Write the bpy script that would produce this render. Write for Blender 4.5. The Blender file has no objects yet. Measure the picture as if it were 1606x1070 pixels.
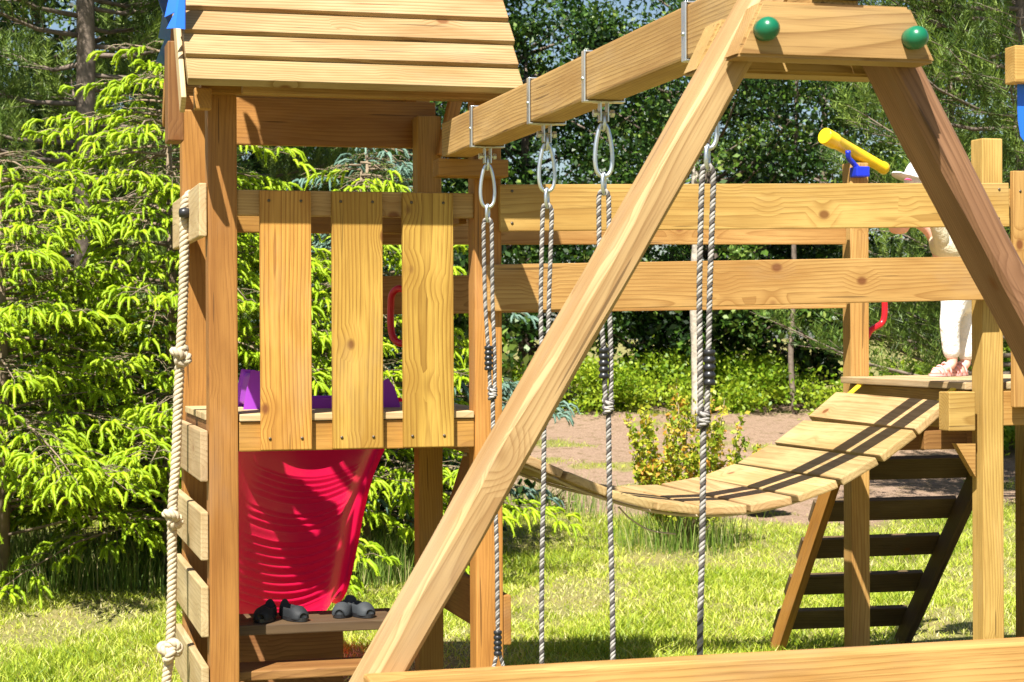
import bpy, bmesh, math, random
import numpy as np
from mathutils import Vector, Matrix, Quaternion
R = math.radians
random.seed(7)
rng = np.random.default_rng(11)
SC = bpy.context.scene
COL = SC.collection

# ------------------------------------------------------------------ camera, sky, sun, exposure
E = 1.40                                   # eye height
cam_d = bpy.data.cameras.new('camera'); cam = bpy.data.objects.new('camera', cam_d); COL.objects.link(cam)
cam.location = (0, 0, E)
cam.rotation_euler = (R(89.81), R(0.26), R(-15.0))
cam_d.sensor_width = 36; cam_d.lens = 36 * 3000 / 1606
cam_d.clip_end = 500
cam_d.dof.use_dof = True; cam_d.dof.focus_distance = 5.5; cam_d.dof.aperture_fstop = 16
SC.camera = cam
LDIR = Vector((0.41, 0.57, -1.0)).normalized()
sun_d = bpy.data.lights.new('sun', 'SUN'); sun = bpy.data.objects.new('sun', sun_d); COL.objects.link(sun)
sun_d.energy = 5.0; sun_d.angle = R(0.5); sun_d.color = (1.0, 0.955, 0.87)
sun.rotation_euler = LDIR.to_track_quat('-Z', 'Y').to_euler(); sun.location = (-4, -6, 12)
W = bpy.data.worlds.new('World'); SC.world = W; W.use_nodes = True
wn = W.node_tree; sky = wn.nodes.new('ShaderNodeTexSky'); sky.sky_type = 'NISHITA'; sky.sun_disc = False
sky.sun_elevation = math.asin(-LDIR.z); sky.sun_rotation = math.atan2(-LDIR.x, -LDIR.y) % (2*math.pi)
sky.air_density = 1.0; sky.dust_density = 1.0
wn.links.new(sky.outputs[0], wn.nodes['Background'].inputs[0]); wn.nodes['Background'].inputs[1].default_value = 0.05
SC.view_settings.view_transform = 'Standard'; SC.view_settings.look = 'None'
SC.view_settings.exposure = 1.28; SC.view_settings.gamma = 1
SC.cycles.max_bounces = 6; SC.cycles.transparent_max_bounces = 4

CR = cam.rotation_euler.to_matrix()
def P(px, py, Y=None, X=None, Z=None):
    """point on the ray of photo pixel (px, py) at a world plane"""
    d = CR @ Vector((px - 803, 535 - py, -3000.0))
    o = Vector((0, 0, E))
    if Y is not None: t = (Y - o.y) / d.y
    elif X is not None: t = (X - o.x) / d.x
    else: t = (Z - o.z) / d.z
    return o + d * t

# ------------------------------------------------------------------ object helpers
WM = {}
def link(o, parent=None, M=None):
    M = M or Matrix.Identity(4)
    COL.objects.link(o)
    if parent is not None:
        o.parent = parent; o.matrix_basis = WM[parent.name].inverted() @ M
    else: o.matrix_basis = M
    WM[o.name] = M
    return o
def tag(o, label=None, cat=None, group=None, kind=None):
    if label: o['label'] = label
    if cat: o['category'] = cat
    if group: o['group'] = group
    if kind: o['kind'] = kind
    return o
def thing(name, loc, label, cat, group=None, rz=0):
    o = bpy.data.objects.new(name, None); o.empty_display_size = .1
    link(o, None, Matrix.Translation(loc) @ Matrix.Rotation(rz, 4, 'Z'))
    return tag(o, label, cat, group)
def mesh_obj(name, verts, faces, mat, parent=None, M=None, smooth=False):
    me = bpy.data.meshes.new(name); me.from_pydata([tuple(v) for v in verts], [], faces); me.update()
    if smooth:
        for p in me.polygons: p.use_smooth = True
    if mat: me.materials.append(mat)
    return link(bpy.data.objects.new(name, me), parent, M)
def bm_obj(name, bm, mat, parent=None, M=None, smooth=False):
    me = bpy.data.meshes.new(name); bm.to_mesh(me); bm.free()
    if smooth:
        for p in me.polygons: p.use_smooth = True
    if mat: me.materials.append(mat)
    return link(bpy.data.objects.new(name, me), parent, M)
def add_box(bm, c, s, rot=None, bev=0.0, seg=2):
    r = bmesh.ops.create_cube(bm, size=1.0)
    vs = r['verts']
    bmesh.ops.scale(bm, vec=Vector(s), verts=vs)
    if bev:
        es = list({e for v in vs for e in v.link_edges})
        rb = bmesh.ops.bevel(bm, geom=es, offset=bev, segments=seg, affect='EDGES', profile=.6)
        vs = list({v for f in rb['faces'] for v in f.verts} | {v for v in vs if v.is_valid})
        todo = list(vs); seen = set(vs)
        while todo:
            v = todo.pop()
            for e in v.link_edges:
                w = e.other_vert(v)
                if w not in seen: seen.add(w); todo.append(w)
        vs = list(seen)
    if rot is not None: bmesh.ops.transform(bm, matrix=rot.to_4x4() if len(rot) == 3 else rot, verts=vs)
    bmesh.ops.translate(bm, vec=Vector(c), verts=vs)
    return vs
def frame(a, b, side):
    x = (b - a).normalized(); z = x.cross(Vector(side)).normalized(); y = z.cross(x)
    M = Matrix((x, y, z)).transposed().to_4x4(); M.translation = (a + b) / 2
    return M
def timber(name, a, b, w, h, side, mat, parent=None, bev=.004, wob=0.0):
    """squared timber from a to b: w is measured along side, grain runs a->b"""
    a, b = Vector(a), Vector(b)
    M = frame(a, b, side); L = (b - a).length
    bm = bmesh.new(); add_box(bm, (0, 0, 0), (L, w, h), bev=bev)
    return bm_obj(name, bm, mat, parent, M)
def bar(name, x0, x1, y0, y1, z0, z1, ax, mat, parent=None, bev=.004):
    c = Vector(((x0+x1)/2, (y0+y1)/2, (z0+z1)/2))
    if ax == 'x': a, b, w, h, s = Vector((x0, c.y, c.z)), Vector((x1, c.y, c.z)), y1-y0, z1-z0, (0, 1, 0)
    elif ax == 'y': a, b, w, h, s = Vector((c.x, y0, c.z)), Vector((c.x, y1, c.z)), x1-x0, z1-z0, (-1, 0, 0)
    else: a, b, w, h, s = Vector((c.x, c.y, z0)), Vector((c.x, c.y, z1)), x1-x0, y1-y0, (1, 0, 0)
    return timber(name, a, b, w, h, s, mat, parent, bev)
def tube_geo(pts, rad, n=8, closed=False, cap=True):
    """returns verts, faces of a tube along pts; rad number or list"""
    pts = [Vector(p) for p in pts]; N = len(pts)
    rr = rad if isinstance(rad, (list, tuple)) else [rad]*N
    V, F = [], []; prev = None
    for i, p in enumerate(pts):
        if closed: t = pts[(i+1) % N] - pts[i-1]
        else: t = pts[min(i+1, N-1)] - pts[max(i-1, 0)]
        t.normalize()
        if prev is None:
            u = t.orthogonal().normalized()
        else:
            u = prev - t * prev.dot(t)
            if u.length < 1e-6: u = t.orthogonal()
            u.normalize()
        prev = u; w = t.cross(u)
        for k in range(n):
            a = 2*math.pi*k/n
            V.append(p + (u*math.cos(a) + w*math.sin(a))*rr[i])
    for i in range(N if closed else N-1):
        j = (i+1) % N
        for k in range(n):
            k2 = (k+1) % n
            F.append((i*n+k, i*n+k2, j*n+k2, j*n+k))
    if cap and not closed:
        F.append(tuple(range(n-1, -1, -1))); F.append(tuple((N-1)*n + k for k in range(n)))
    return V, F
class Geo:
    def __init__(s): s.V = []; s.F = []
    def add(s, vf):
        o = len(s.V); s.V += list(vf[0]); s.F += [tuple(i+o for i in f) for f in vf[1]]; return s
    def tube(s, pts, rad, n=8, closed=False): return s.add(tube_geo(pts, rad, n, closed))
    def box(s, c, sz, rot=None):
        v = []
        for dx in (-.5, .5):
            for dy in (-.5, .5):
                for dz in (-.5, .5):
                    p = Vector((dx*sz[0], dy*sz[1], dz*sz[2]))
                    if rot is not None: p = rot @ p
                    v.append(p + Vector(c))
        return s.add((v, [(0,1,3,2),(4,6,7,5),(0,4,5,1),(2,3,7,6),(0,2,6,4),(1,5,7,3)]))
    def obj(s, name, mat, parent=None, smooth=True, M=None):
        if M is None and parent is not None:
            M = WM[parent.name].copy(); inv = M.inverted(); s.V = [inv @ Vector(v) for v in s.V]
        return mesh_obj(name, s.V, s.F, mat, parent, M, smooth)
def catmull(pts, n=8):
    pts = [Vector(p) for p in pts]; out = []
    q = [pts[0]*2-pts[1]] + pts + [pts[-1]*2-pts[-2]]
    for i in range(1, len(q)-2):
        for k in range(n):
            t = k/n; a, b, c, d = q[i-1], q[i], q[i+1], q[i+2]
            out.append(.5*((2*b) + (c-a)*t + (2*a-5*b+4*c-d)*t*t + (3*b-a-3*c+d)*t**3))
    out.append(pts[-1]); return out
def np_mesh(name, V, loops, starts, var, mat, parent=None, M=None, smooth=False):
    """big foliage meshes from numpy arrays, all faces the same size"""
    me = bpy.data.meshes.new(name)
    me.vertices.add(len(V)); me.vertices.foreach_set('co', V.astype(np.float32).ravel())
    me.loops.add(len(loops)); me.loops.foreach_set('vertex_index', loops.astype(np.int32))
    me.polygons.add(len(starts)); me.polygons.foreach_set('loop_start', starts.astype(np.int32))
    me.update(calc_edges=True); me.validate()
    if var is not None:
        at = me.attributes.new('var', 'FLOAT', 'POINT'); at.data.foreach_set('value', var.astype(np.float32))
    me.materials.append(mat)
    if smooth: me.polygons.foreach_set('use_smooth', np.ones(len(starts), bool))
    return link(bpy.data.objects.new(name, me), parent, M)

# ------------------------------------------------------------------ materials
def nmat(name):
    m = bpy.data.materials.new(name); m.use_nodes = True
    nt = m.node_tree; b = nt.nodes['Principled BSDF']
    return m, nt, b
def N(nt, t, **kw):
    n = nt.nodes.new(t)
    for k, v in kw.items(): setattr(n, k, v)
    return n
def math_(nt, op, a, b=None, c=None):
    n = N(nt, 'ShaderNodeMath', operation=op)
    for i, v in enumerate((a, b, c)):
        if v is None: continue
        if isinstance(v, (int, float)): n.inputs[i].default_value = v
        else: nt.links.new(v, n.inputs[i])
    return n.outputs[0]
def mixc(nt, f, a, b, mode='MIX'):
    n = N(nt, 'ShaderNodeMix', data_type='RGBA', blend_type=mode)
    for i, v in ((0, f), (6, a), (7, b)):
        if isinstance(v, (int, float)): n.inputs[i].default_value = v
        elif isinstance(v, tuple): n.inputs[i].default_value = (*v, 1) if len(v) == 3 else v
        else: nt.links.new(v, n.inputs[i])
    return n.outputs[2]
def noise(nt, vec, scale, detail=2, rough=.5, dist=0):
    n = N(nt, 'ShaderNodeTexNoise'); n.inputs['Scale'].default_value = scale; n.inputs['Detail'].default_value = detail
    n.inputs['Roughness'].default_value = rough; n.inputs['Distortion'].default_value = dist
    if vec is not None: nt.links.new(vec, n.inputs['Vector'])
    return n
def vscale(nt, vec, s):
    n = N(nt, 'ShaderNodeVectorMath', operation='MULTIPLY'); nt.links.new(vec, n.inputs[0]); n.inputs[1].default_value = s
    return n.outputs[0]
def ramp(nt, f, stops):
    n = N(nt, 'ShaderNodeValToRGB'); nt.links.new(f, n.inputs[0])
    el = n.color_ramp.elements
    while len(el) > 1: el.remove(el[-1])
    el[0].position = stops[0][0]; el[0].color = (*stops[0][1], 1)
    for p, c in stops[1:]:
        e = el.new(p); e.color = (*c, 1)
    return n.outputs[0]
def mrange(nt, v, a, b, c=0., d=1.):
    n = N(nt, 'ShaderNodeMapRange'); nt.links.new(v, n.inputs[0])
    for i, x in enumerate((a, b, c, d)): n.inputs[i+1].default_value = x
    return n.outputs[0]

def wood(name, early, late, knotc=(.16, .055, .012), ring=.011, contrast=.75, rough=.62, knots=.22, spread=.045):
    m, nt, b = nmat(name)
    tc = N(nt, 'ShaderNodeTexCoord'); oi = N(nt, 'ShaderNodeObjectInfo'); ge = N(nt, 'ShaderNodeNewGeometry')
    rnd = math_(nt, 'FRACT', math_(nt, 'ADD', oi.outputs['Random'], math_(nt, 'MULTIPLY', ge.outputs['Random Per Island'], .77)))
    off = N(nt, 'ShaderNodeCombineXYZ')
    nt.links.new(math_(nt, 'MULTIPLY', rnd, 37.0), off.inputs[0])
    nt.links.new(math_(nt, 'MULTIPLY', math_(nt, 'SUBTRACT', math_(nt, 'FRACT', math_(nt, 'MULTIPLY', rnd, 17.3)), .5), spread*2), off.inputs[1])
    nt.links.new(math_(nt, 'ADD', math_(nt, 'MULTIPLY', math_(nt, 'FRACT', math_(nt, 'MULTIPLY', rnd, 41.7)), spread), .022), off.inputs[2])
    ad = N(nt, 'ShaderNodeVectorMath', operation='ADD'); nt.links.new(tc.outputs['Object'], ad.inputs[0]); nt.links.new(off.outputs[0], ad.inputs[1])
    p = ad.outputs[0]
    # knots
    kv = N(nt, 'ShaderNodeTexVoronoi'); kv.inputs['Scale'].default_value = 1.0; nt.links.new(vscale(nt, p, (6.0, 8.5, 8)), kv.inputs['Vector'])
    kd = kv.outputs['Distance']
    sel = math_(nt, 'LESS_THAN', N(nt, 'ShaderNodeSeparateColor').outputs[0] if False else kv.outputs['Color'], knots) if False else None
    sp = N(nt, 'ShaderNodeSeparateColor'); nt.links.new(kv.outputs['Color'], sp.inputs[0])
    sel = math_(nt, 'LESS_THAN', sp.outputs[0], knots)
    near = math_(nt, 'MULTIPLY', mrange(nt, kd, .42, .05), sel)
    core = math_(nt, 'MULTIPLY', mrange(nt, kd, .15, .085), sel)
    # rings
    wn_ = noise(nt, vscale(nt, p, (1.6, 9, 9)), 1.0, 3, .5)
    s = N(nt, 'ShaderNodeSeparateXYZ'); nt.links.new(p, s.inputs[0])
    w2 = noise(nt, vscale(nt, p, (.9, 2, 2)), 1.0, 1, .4)
    yy = math_(nt, 'ADD', s.outputs[1], math_(nt, 'MULTIPLY', math_(nt, 'SUBTRACT', w2.outputs['Fac'], .5), .11))
    rr = math_(nt, 'SQRT', math_(nt, 'ADD', math_(nt, 'MULTIPLY', yy, yy), math_(nt, 'MULTIPLY', s.outputs[2], s.outputs[2])))
    rr = math_(nt, 'ADD', rr, math_(nt, 'MULTIPLY', math_(nt, 'SUBTRACT', wn_.outputs['Fac'], .5), .018))
    rr = math_(nt, 'ADD', rr, math_(nt, 'MULTIPLY', near, .022))
    fr = math_(nt, 'FRACT', math_(nt, 'MULTIPLY', rr, 1/ring))
    line = math_(nt, 'MULTIPLY', math_(nt, 'POWER', fr, 3.0), mrange(nt, fr, 1.0, .93))
    fib = noise(nt, vscale(nt, p, (7, 330, 330)), 1.0, 2, .6)
    blot = noise(nt, vscale(nt, p, (2.2, 9, 9)), 1.0, 3, .55)
    c = mixc(nt, math_(nt, 'MINIMUM', math_(nt, 'MULTIPLY', line, contrast*1.35), 1.0), early, tuple(x*.85 for x in late))
    c = mixc(nt, mrange(nt, blot.outputs['Fac'], .46, .70, 0, .75), c, late)
    lt = tuple(min(1, x*1.22 + .015) for x in early)
    c = mixc(nt, mrange(nt, blot.outputs['Fac'], .44, .26, 0, .8), c, lt)
    c = mixc(nt, mrange(nt, fib.outputs['Fac'], .5, .75, 0, .55), c, tuple(x*.62 for x in late))
    c = mixc(nt, math_(nt, 'MULTIPLY', near, .35), c, late)
    c = mixc(nt, math_(nt, 'MULTIPLY', core, .9), c, knotc)
    chk = noise(nt, vscale(nt, p, (2.3, 70, 70)), 1.0, 1, .4)
    crack = mrange(nt, chk.outputs['Fac'], .735, .75)
    c = mixc(nt, math_(nt, 'MULTIPLY', crack, .75), c, tuple(x*.35 for x in late))
    wea = noise(nt, vscale(nt, p, (1.7, 5, 5)), 1.0, 4, .65)
    c = mixc(nt, mrange(nt, wea.outputs['Fac'], .55, .8, 0, .45), c, tuple(.55*x + .45*(sum(early)/3)*.85 for x in early))
    hs = N(nt, 'ShaderNodeHueSaturation'); nt.links.new(c, hs.inputs['Color'])
    nt.links.new(mrange(nt, rnd, 0, 1, .84, 1.1), hs.inputs['Value'])
    nt.links.new(mrange(nt, math_(nt, 'FRACT', math_(nt, 'MULTIPLY', rnd, 7.7)), 0, 1, .493, .508), hs.inputs['Hue'])
    nt.links.new(hs.outputs[0], b.inputs['Base Color'])
    b.inputs['Roughness'].default_value = rough; b.inputs['Specular IOR Level'].default_value = .35
    bp = N(nt, 'ShaderNodeBump'); bp.inputs['Strength'].default_value = .35; bp.inputs['Distance'].default_value = .0012
    nt.links.new(math_(nt, 'SUBTRACT', math_(nt, 'MULTIPLY', fib.outputs['Fac'], .8), math_(nt, 'ADD', math_(nt, 'MULTIPLY', line, .5), math_(nt, 'MULTIPLY', core, .5))), bp.inputs['Height'])
    nt.links.new(bp.outputs[0], b.inputs['Normal'])
    return m
def plain(name, col, rough=.5, metal=0., bump=0., bscale=200, var=.12, spec=.5, vs=12):
    m, nt, b = nmat(name)
    tc = N(nt, 'ShaderNodeTexCoord'); n = noise(nt, tc.outputs['Object'], vs, 4, .6)
    c = mixc(nt, mrange(nt, n.outputs['Fac'], .3, .7), tuple(x*(1-var) for x in col), tuple(min(1, x*(1+var)) for x in col))
    nt.links.new(c, b.inputs['Base Color']); b.inputs['Roughness'].default_value = rough; b.inputs['Metallic'].default_value = metal
    b.inputs['Specular IOR Level'].default_value = spec
    if bump:
        n2 = noise(nt, tc.outputs['Object'], bscale, 3, .6); bp = N(nt, 'ShaderNodeBump'); bp.inputs['Strength'].default_value = bump; bp.inputs['Distance'].default_value = .002 if bscale > 39 else .009
        nt.links.new(n2.outputs['Fac'], bp.inputs['Height']); nt.links.new(bp.outputs[0], b.inputs['Normal'])
    return m
def leafy(name, stops, rough=.5, trans=.35, tcol=None, spec=.4):
    m, nt, b = nmat(name)
    a = N(nt, 'ShaderNodeAttribute', attribute_name='var')
    oi = N(nt, 'ShaderNodeObjectInfo')
    f = math_(nt, 'ADD', a.outputs['Fac'], math_(nt, 'MULTIPLY', math_(nt, 'SUBTRACT', oi.outputs['Random'], .5), .12))
    c = ramp(nt, f, stops)
    nt.links.new(c, b.inputs['Base Color']); b.inputs['Roughness'].default_value = rough; b.inputs['Specular IOR Level'].default_value = spec
    t = N(nt, 'ShaderNodeBsdfTranslucent'); nt.links.new(mixc(nt, .5, c, tcol) if tcol else c, t.inputs[0])
    mx = N(nt, 'ShaderNodeMixShader'); mx.inputs[0].default_value = trans
    nt.links.new(b.outputs[0], mx.inputs[1]); nt.links.new(t.outputs[0], mx.inputs[2])
    nt.links.new(mx.outputs[0], nt.nodes['Material Output'].inputs[0])
    return m
def fabric_like(name, col, trans=.3, rough=.4):
    m, nt, b = nmat(name)
    b.inputs['Base Color'].default_value = (*col, 1); b.inputs['Roughness'].default_value = rough
    t = N(nt, 'ShaderNodeBsdfTranslucent'); t.inputs[0].default_value = (*col, 1)
    mx = N(nt, 'ShaderNodeMixShader'); mx.inputs[0].default_value = trans
    nt.links.new(b.outputs[0], mx.inputs[1]); nt.links.new(t.outputs[0], mx.inputs[2])
    nt.links.new(mx.outputs[0], nt.nodes['Material Output'].inputs[0])
    return m

M_yel = wood('pine_yellow', (.49, .275, .052), (.30, .135, .018), ring=.012, contrast=.95, knots=.5)
M_org = wood('pine_orange', (.40, .19, .040), (.26, .105, .017), ring=.010, contrast=.5, knots=.08, spread=.09)
M_rail = wood('pine_rail', (.47, .285, .085), (.32, .16, .035), ring=.011, contrast=.75, knots=.35)
M_tan = wood('pine_tan', (.44, .27, .10), (.30, .15, .04), ring=.009, contrast=.6, knots=.12)
M_pale = wood('pine_pale', (.50, .37, .20), (.36, .23, .10), ring=.014, contrast=.55, knots=.2)
M_roof = wood('pine_roof', (.40, .275, .13), (.26, .14, .045), ring=.013, contrast=.9, knots=.35)
M_deck = wood('pine_deck', (.45, .31, .14), (.32, .18, .06), ring=.014, contrast=.6, knots=.2)
M_leg = wood('pine_leg', (.50, .335, .145), (.34, .19, .065), ring=.0045, contrast=.75, knots=.03, spread=.12)
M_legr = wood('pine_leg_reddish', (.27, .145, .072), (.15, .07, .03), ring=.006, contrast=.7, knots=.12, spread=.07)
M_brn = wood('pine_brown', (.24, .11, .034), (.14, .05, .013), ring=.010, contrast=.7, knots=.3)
M_dark = wood('pine_dark', (.13, .085, .04), (.075, .042, .018), ring=.010, contrast=.6, knots=.3)  # dark brown pine; on the ladder its tone includes the deck's shade
M_plate = wood('pine_plate', (.44, .27, .10), (.29, .15, .046), ring=.008, contrast=.85, knots=.0)
M_screw = plain('screw_steel', (.12, .09, .06), .5, .5)
M_steel = plain('galvanised_steel', (.62, .66, .68), .33, .9, .15, 300, .12)
M_black = plain('black_plastic', (.018, .018, .02), .35)
M_green = plain('green_plastic', (.006, .13, .06), .3)
M_red = fabric_like('red_slide_plastic', (.95, .012, .085), .6, .38)
M_redh = plain('red_plastic', (.60, .012, .02), .3)
M_blue = fabric_like('blue_tarpaulin', (.02, .15, .80), .03, .35)
M_bluep = plain('blue_plastic', (.012, .03, .50), .3)
M_ylwp = plain('yellow_plastic', (.90, .58, .01), .28)
M_purp = fabric_like('purple_plastic', (.50, .09, .72), .4, .35)
M_rope_l = plain('rope_light', (.33, .31, .285), .85, 0, .5, 500, .2)
M_rope_d = plain('rope_dark', (.065, .055, .05), .85, 0, .5, 500, .2)
M_hemp = plain('hemp_rope', (.50, .42, .29), .9, 0, .6, 400, .15)
M_web = plain('yellow_webbing', (.80, .56, .02), .6)
M_white = plain('white_cloth', (.74, .73, .70), .8, 0, 1.0, 38, .08)
M_cream = plain('cream_cloth', (.66, .58, .40), .8, 0, 1.0, 38, .08)
M_pink = plain('pink_leather', (.78, .40, .38), .5)
M_skin = plain('skin', (.78, .42, .32), .5, 0, .1, 120, .05)
M_pinkd = plain('pink_print', (.75, .10, .25), .6)
M_hair = plain('blond_hair', (.45, .28, .12), .6, 0, .6, 150, .2)
M_shoe = plain('dark_shoe_fabric', (.012, .014, .017), .7, 0, .4, 250, .25)
M_shoeg = plain('grey_shoe_fabric', (.03, .035, .04), .7, 0, .4, 250, .25)
M_bark = plain('grey_bark', (.17, .13, .10), .9, 0, 1.0, 40, .35, vs=25)
M_twig = plain('dry_twig', (.30, .23, .15), .9, 0, .6, 80, .3)
M_stwig = plain('spruce_twig', (.23, .17, .11), .9, 0, .6, 80, .3)
M_lime = leafy('spruce_new_growth', [(0, (.26, .42, .010)), (.5, (.42, .58, .015)), (1, (.60, .70, .035))], .5, .42)
M_spr = leafy('spruce_needles', [(0, (.03, .08, .010)), (.6, (.09, .18, .018)), (1, (.20, .30, .03))], .5, .22)
M_bsp = leafy('blue_spruce_needles', [(0, (.09, .18, .13)), (1, (.28, .42, .33))], .5, .25)
M_pine = leafy('pine_needles', [(0, (.03, .065, .010)), (.6, (.11, .18, .022)), (1, (.27, .36, .06))], .5, .25)
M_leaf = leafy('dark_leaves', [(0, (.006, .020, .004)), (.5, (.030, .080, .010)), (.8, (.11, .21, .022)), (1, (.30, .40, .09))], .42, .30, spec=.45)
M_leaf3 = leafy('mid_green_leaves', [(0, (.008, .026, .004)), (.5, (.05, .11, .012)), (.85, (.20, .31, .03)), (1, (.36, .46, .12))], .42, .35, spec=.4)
M_leaf2 = leafy('bright_leaves', [(0, (.13, .25, .010)), (1, (.44, .54, .035))], .45, .4)
M_bush = leafy('yellowing_leaves', [(0, (.24, .34, .02)), (.55, (.55, .56, .05)), (.88, (.66, .46, .07)), (1, (.62, .24, .03))], .5, .4)
M_grass = leafy('grass_blades', [(0, (.15, .24, .012)), (.4, (.37, .46, .025)), (.7, (.56, .59, .09)), (1, (.72, .62, .34))], .5, .35)
M_tall = leafy('tall_grass', [(0, (.06, .13, .015)), (.7, (.20, .30, .04)), (1, (.42, .38, .17))], .5, .3)

# ------------------------------------------------------------------ ground
def gz(x, y):
    t = np.clip((np.asarray(y, float) - 13.0) / 9.0, 0, 1); s = t*t*(3-2*t)
    b = .012*np.sin(x*2.1+y*1.3) + .010*np.sin(x*4.7-y*3.1)
    return s*.62 + b
def dirt_amount(x, y):
    e = .8*np.sin(x*.55+1.0) + .35*np.sin(x*1.9) + .25*np.sin(x*4.3+y*1.7) + .12*np.sin(x*9.1-y*5)
    d = np.clip((y - (13.6 + e))/1.0, 0, 1) * np.clip((22.6 + .5*e - y)/.8, 0, 1)
    pch = np.sin(x*1.7+y*2.9+1)*np.sin(x*.9-y*2.1) + .5*np.sin(x*4.1+y*5.3)
    return d*(1 - np.clip((pch-.55)*2.5, 0, 1))
xs = np.unique(np.concatenate([np.linspace(-150, -12, 12), np.linspace(-12, 28, 120), np.linspace(28, 160, 12)]))
ys = np.unique(np.concatenate([np.linspace(-60, 0, 8), np.linspace(0, 30, 110), np.linspace(30, 260, 20)]))
gx, gy = np.meshgrid(xs, ys); V = np.stack([gx.ravel(), gy.ravel(), gz(gx, gy).ravel()], 1)
nx, ny = len(xs), len(ys); ii, jj = np.meshgrid(np.arange(nx-1), np.arange(ny-1)); a = (jj*nx+ii).ravel()
q = np.stack([a, a+1, a+nx+1, a+nx], 1)
mg, nt, b = nmat('lawn_and_soil')
tc = N(nt, 'ShaderNodeTexCoord'); at = N(nt, 'ShaderNodeAttribute', attribute_name='var')
n1 = noise(nt, tc.outputs['Object'], 1.3, 5, .6); n2 = noise(nt, tc.outputs['Object'], 55, 4, .7); n3 = noise(nt, tc.outputs['Object'], 9, 4, .7)
gc = mixc(nt, mrange(nt, n2.outputs['Fac'], .35, .65), (.10, .11, .025), (.34, .30, .12))
gc = mixc(nt, mrange(nt, n1.outputs['Fac'], .5, .72), gc, (.30, .24, .10))
dc = mixc(nt, mrange(nt, n2.outputs['Fac'], .35, .65), (.21, .135, .095), (.40, .285, .20))
dc = mixc(nt, mrange(nt, n3.outputs['Fac'], .5, .75), dc, (.15, .11, .05))
fac = mrange(nt, math_(nt, 'ADD', at.outputs['Fac'], math_(nt, 'MULTIPLY', math_(nt, 'SUBTRACT', n3.outputs['Fac'], .5), .9)), .4, .6)
nt.links.new(mixc(nt, fac, gc, dc), b.inputs['Base Color']); b.inputs['Roughness'].default_value = .95; b.inputs['Specular IOR Level'].default_value = .1
bp = N(nt, 'ShaderNodeBump'); bp.inputs['Strength'].default_value = .9; bp.inputs['Distance'].default_value = .02
nt.links.new(n2.outputs['Fac'], bp.inputs['Height']); nt.links.new(bp.outputs[0], b.inputs['Normal'])
g = np_mesh('ground', V, q.ravel(), np.arange(len(q))*4, dirt_amount(V[:, 0], V[:, 1]), mg, smooth=True); tag(g, kind='structure')

def blades(name, xy, hgt, wid, lean, var, mat, label, cat):
    n = len(xy); ang = rng.uniform(0, 2*np.pi, n); la = rng.uniform(0, 2*np.pi, n); le = rng.uniform(.1, 1, n)*lean*hgt
    base = np.stack([xy[:, 0], xy[:, 1], gz(xy[:, 0], xy[:, 1]) - .01], 1)
    w = np.stack([np.cos(ang), np.sin(ang), 0*ang], 1) * wid[:, None]
    d = np.stack([np.cos(la)*le, np.sin(la)*le, 0*la], 1)
    mid = base + d*.35 + np.array([0, 0, 1])*hgt[:, None]*.6; tip = base + d + np.array([0, 0, 1])*hgt[:, None]
    Vv = np.stack([base-w, base+w, mid+w*.7, mid-w*.7, tip], 1).reshape(-1, 3)
    o = np.arange(n)[:, None]*5
    qd = (o + np.array([0, 1, 2, 3])).ravel(); tr = (o + np.array([3, 2, 4])).ravel()
    loops = np.concatenate([qd, tr]); st = np.concatenate([np.arange(n)*4, n*4 + np.arange(n)*3])
    ob = np_mesh(name, Vv, loops, st, np.repeat(var, 5), mat)
    return tag(ob, label, cat, kind='stuff')
def scatter(n, x0, x1, y0, y1):
    return np.stack([rng.uniform(x0, x1, n), rng.uniform(y0, y1, n)], 1)
def wedge(n, y0, y1, a0=-.05, a1=.64):
    y = np.sqrt(rng.uniform(y0*y0, y1*y1, n)); return np.stack([y*rng.uniform(a0, a1, n), y], 1)
xy = np.concatenate([wedge(150000, 6.4, 10.5), wedge(34000, 6.4, 12.5, -.3, -.05), wedge(14000, 6.4, 12.5, .64, .8), wedge(90000, 10.5, 14.6), wedge(50000, 14.6, 21.5, .2, .64), scatter(26000, -2, 4.5, 1.0, 6.6)])
pt = np.sin(xy[:, 0]*2.3+1)*np.sin(xy[:, 1]*1.9+2) + .6*np.sin(xy[:, 0]*5.1-xy[:, 1]*3.3) + .3*np.sin(xy[:, 0]*11+xy[:, 1]*9) + .25*np.sin(xy[:, 0]*23-xy[:, 1]*17)
keep = (dirt_amount(xy[:, 0], xy[:, 1]) < rng.uniform(0.1, .7, len(xy))) & (rng.uniform(0, 1, len(xy)) > .6*(pt > .7))
xy = xy[keep]; pt = pt[keep]
var = np.clip(.46 + .17*pt + rng.normal(0, .24, len(xy)), 0, 1)
hh = rng.uniform(.016, .055, len(xy))*(1 + .5*(pt < -.7))*(1 - .3*(pt > .6))
blades('lawn_grass', xy, hh, rng.uniform(.0020, .0042, len(xy)), 1.6, var, M_grass, 'sunlit short green lawn grass with straw-coloured tips', 'grass')
xt = wedge(16000, 10.4, 12.3, -.05, .21); k2 = rng.uniform(0, 1, len(xt)) < .5 + .5*np.sin(xt[:, 0]*4)
cb = P(1070, 858, Z=0.0); cs_ = P(855, 800, Z=.05)
xt = np.concatenate([xt[k2], rng.normal(0, .22, (700, 2)) + np.array([cb.x, cb.y]), rng.normal(0, .3, (500, 2)) + np.array([cs_.x, cs_.y])])
blades('tall_grass', xt, rng.uniform(.10, .34, len(xt)), rng.uniform(.002, .004, len(xt)), .5, rng.uniform(0, 1, len(xt)), M_tall, 'tall darker uncut grass growing under the lime green spruces', 'tall grass')

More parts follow.
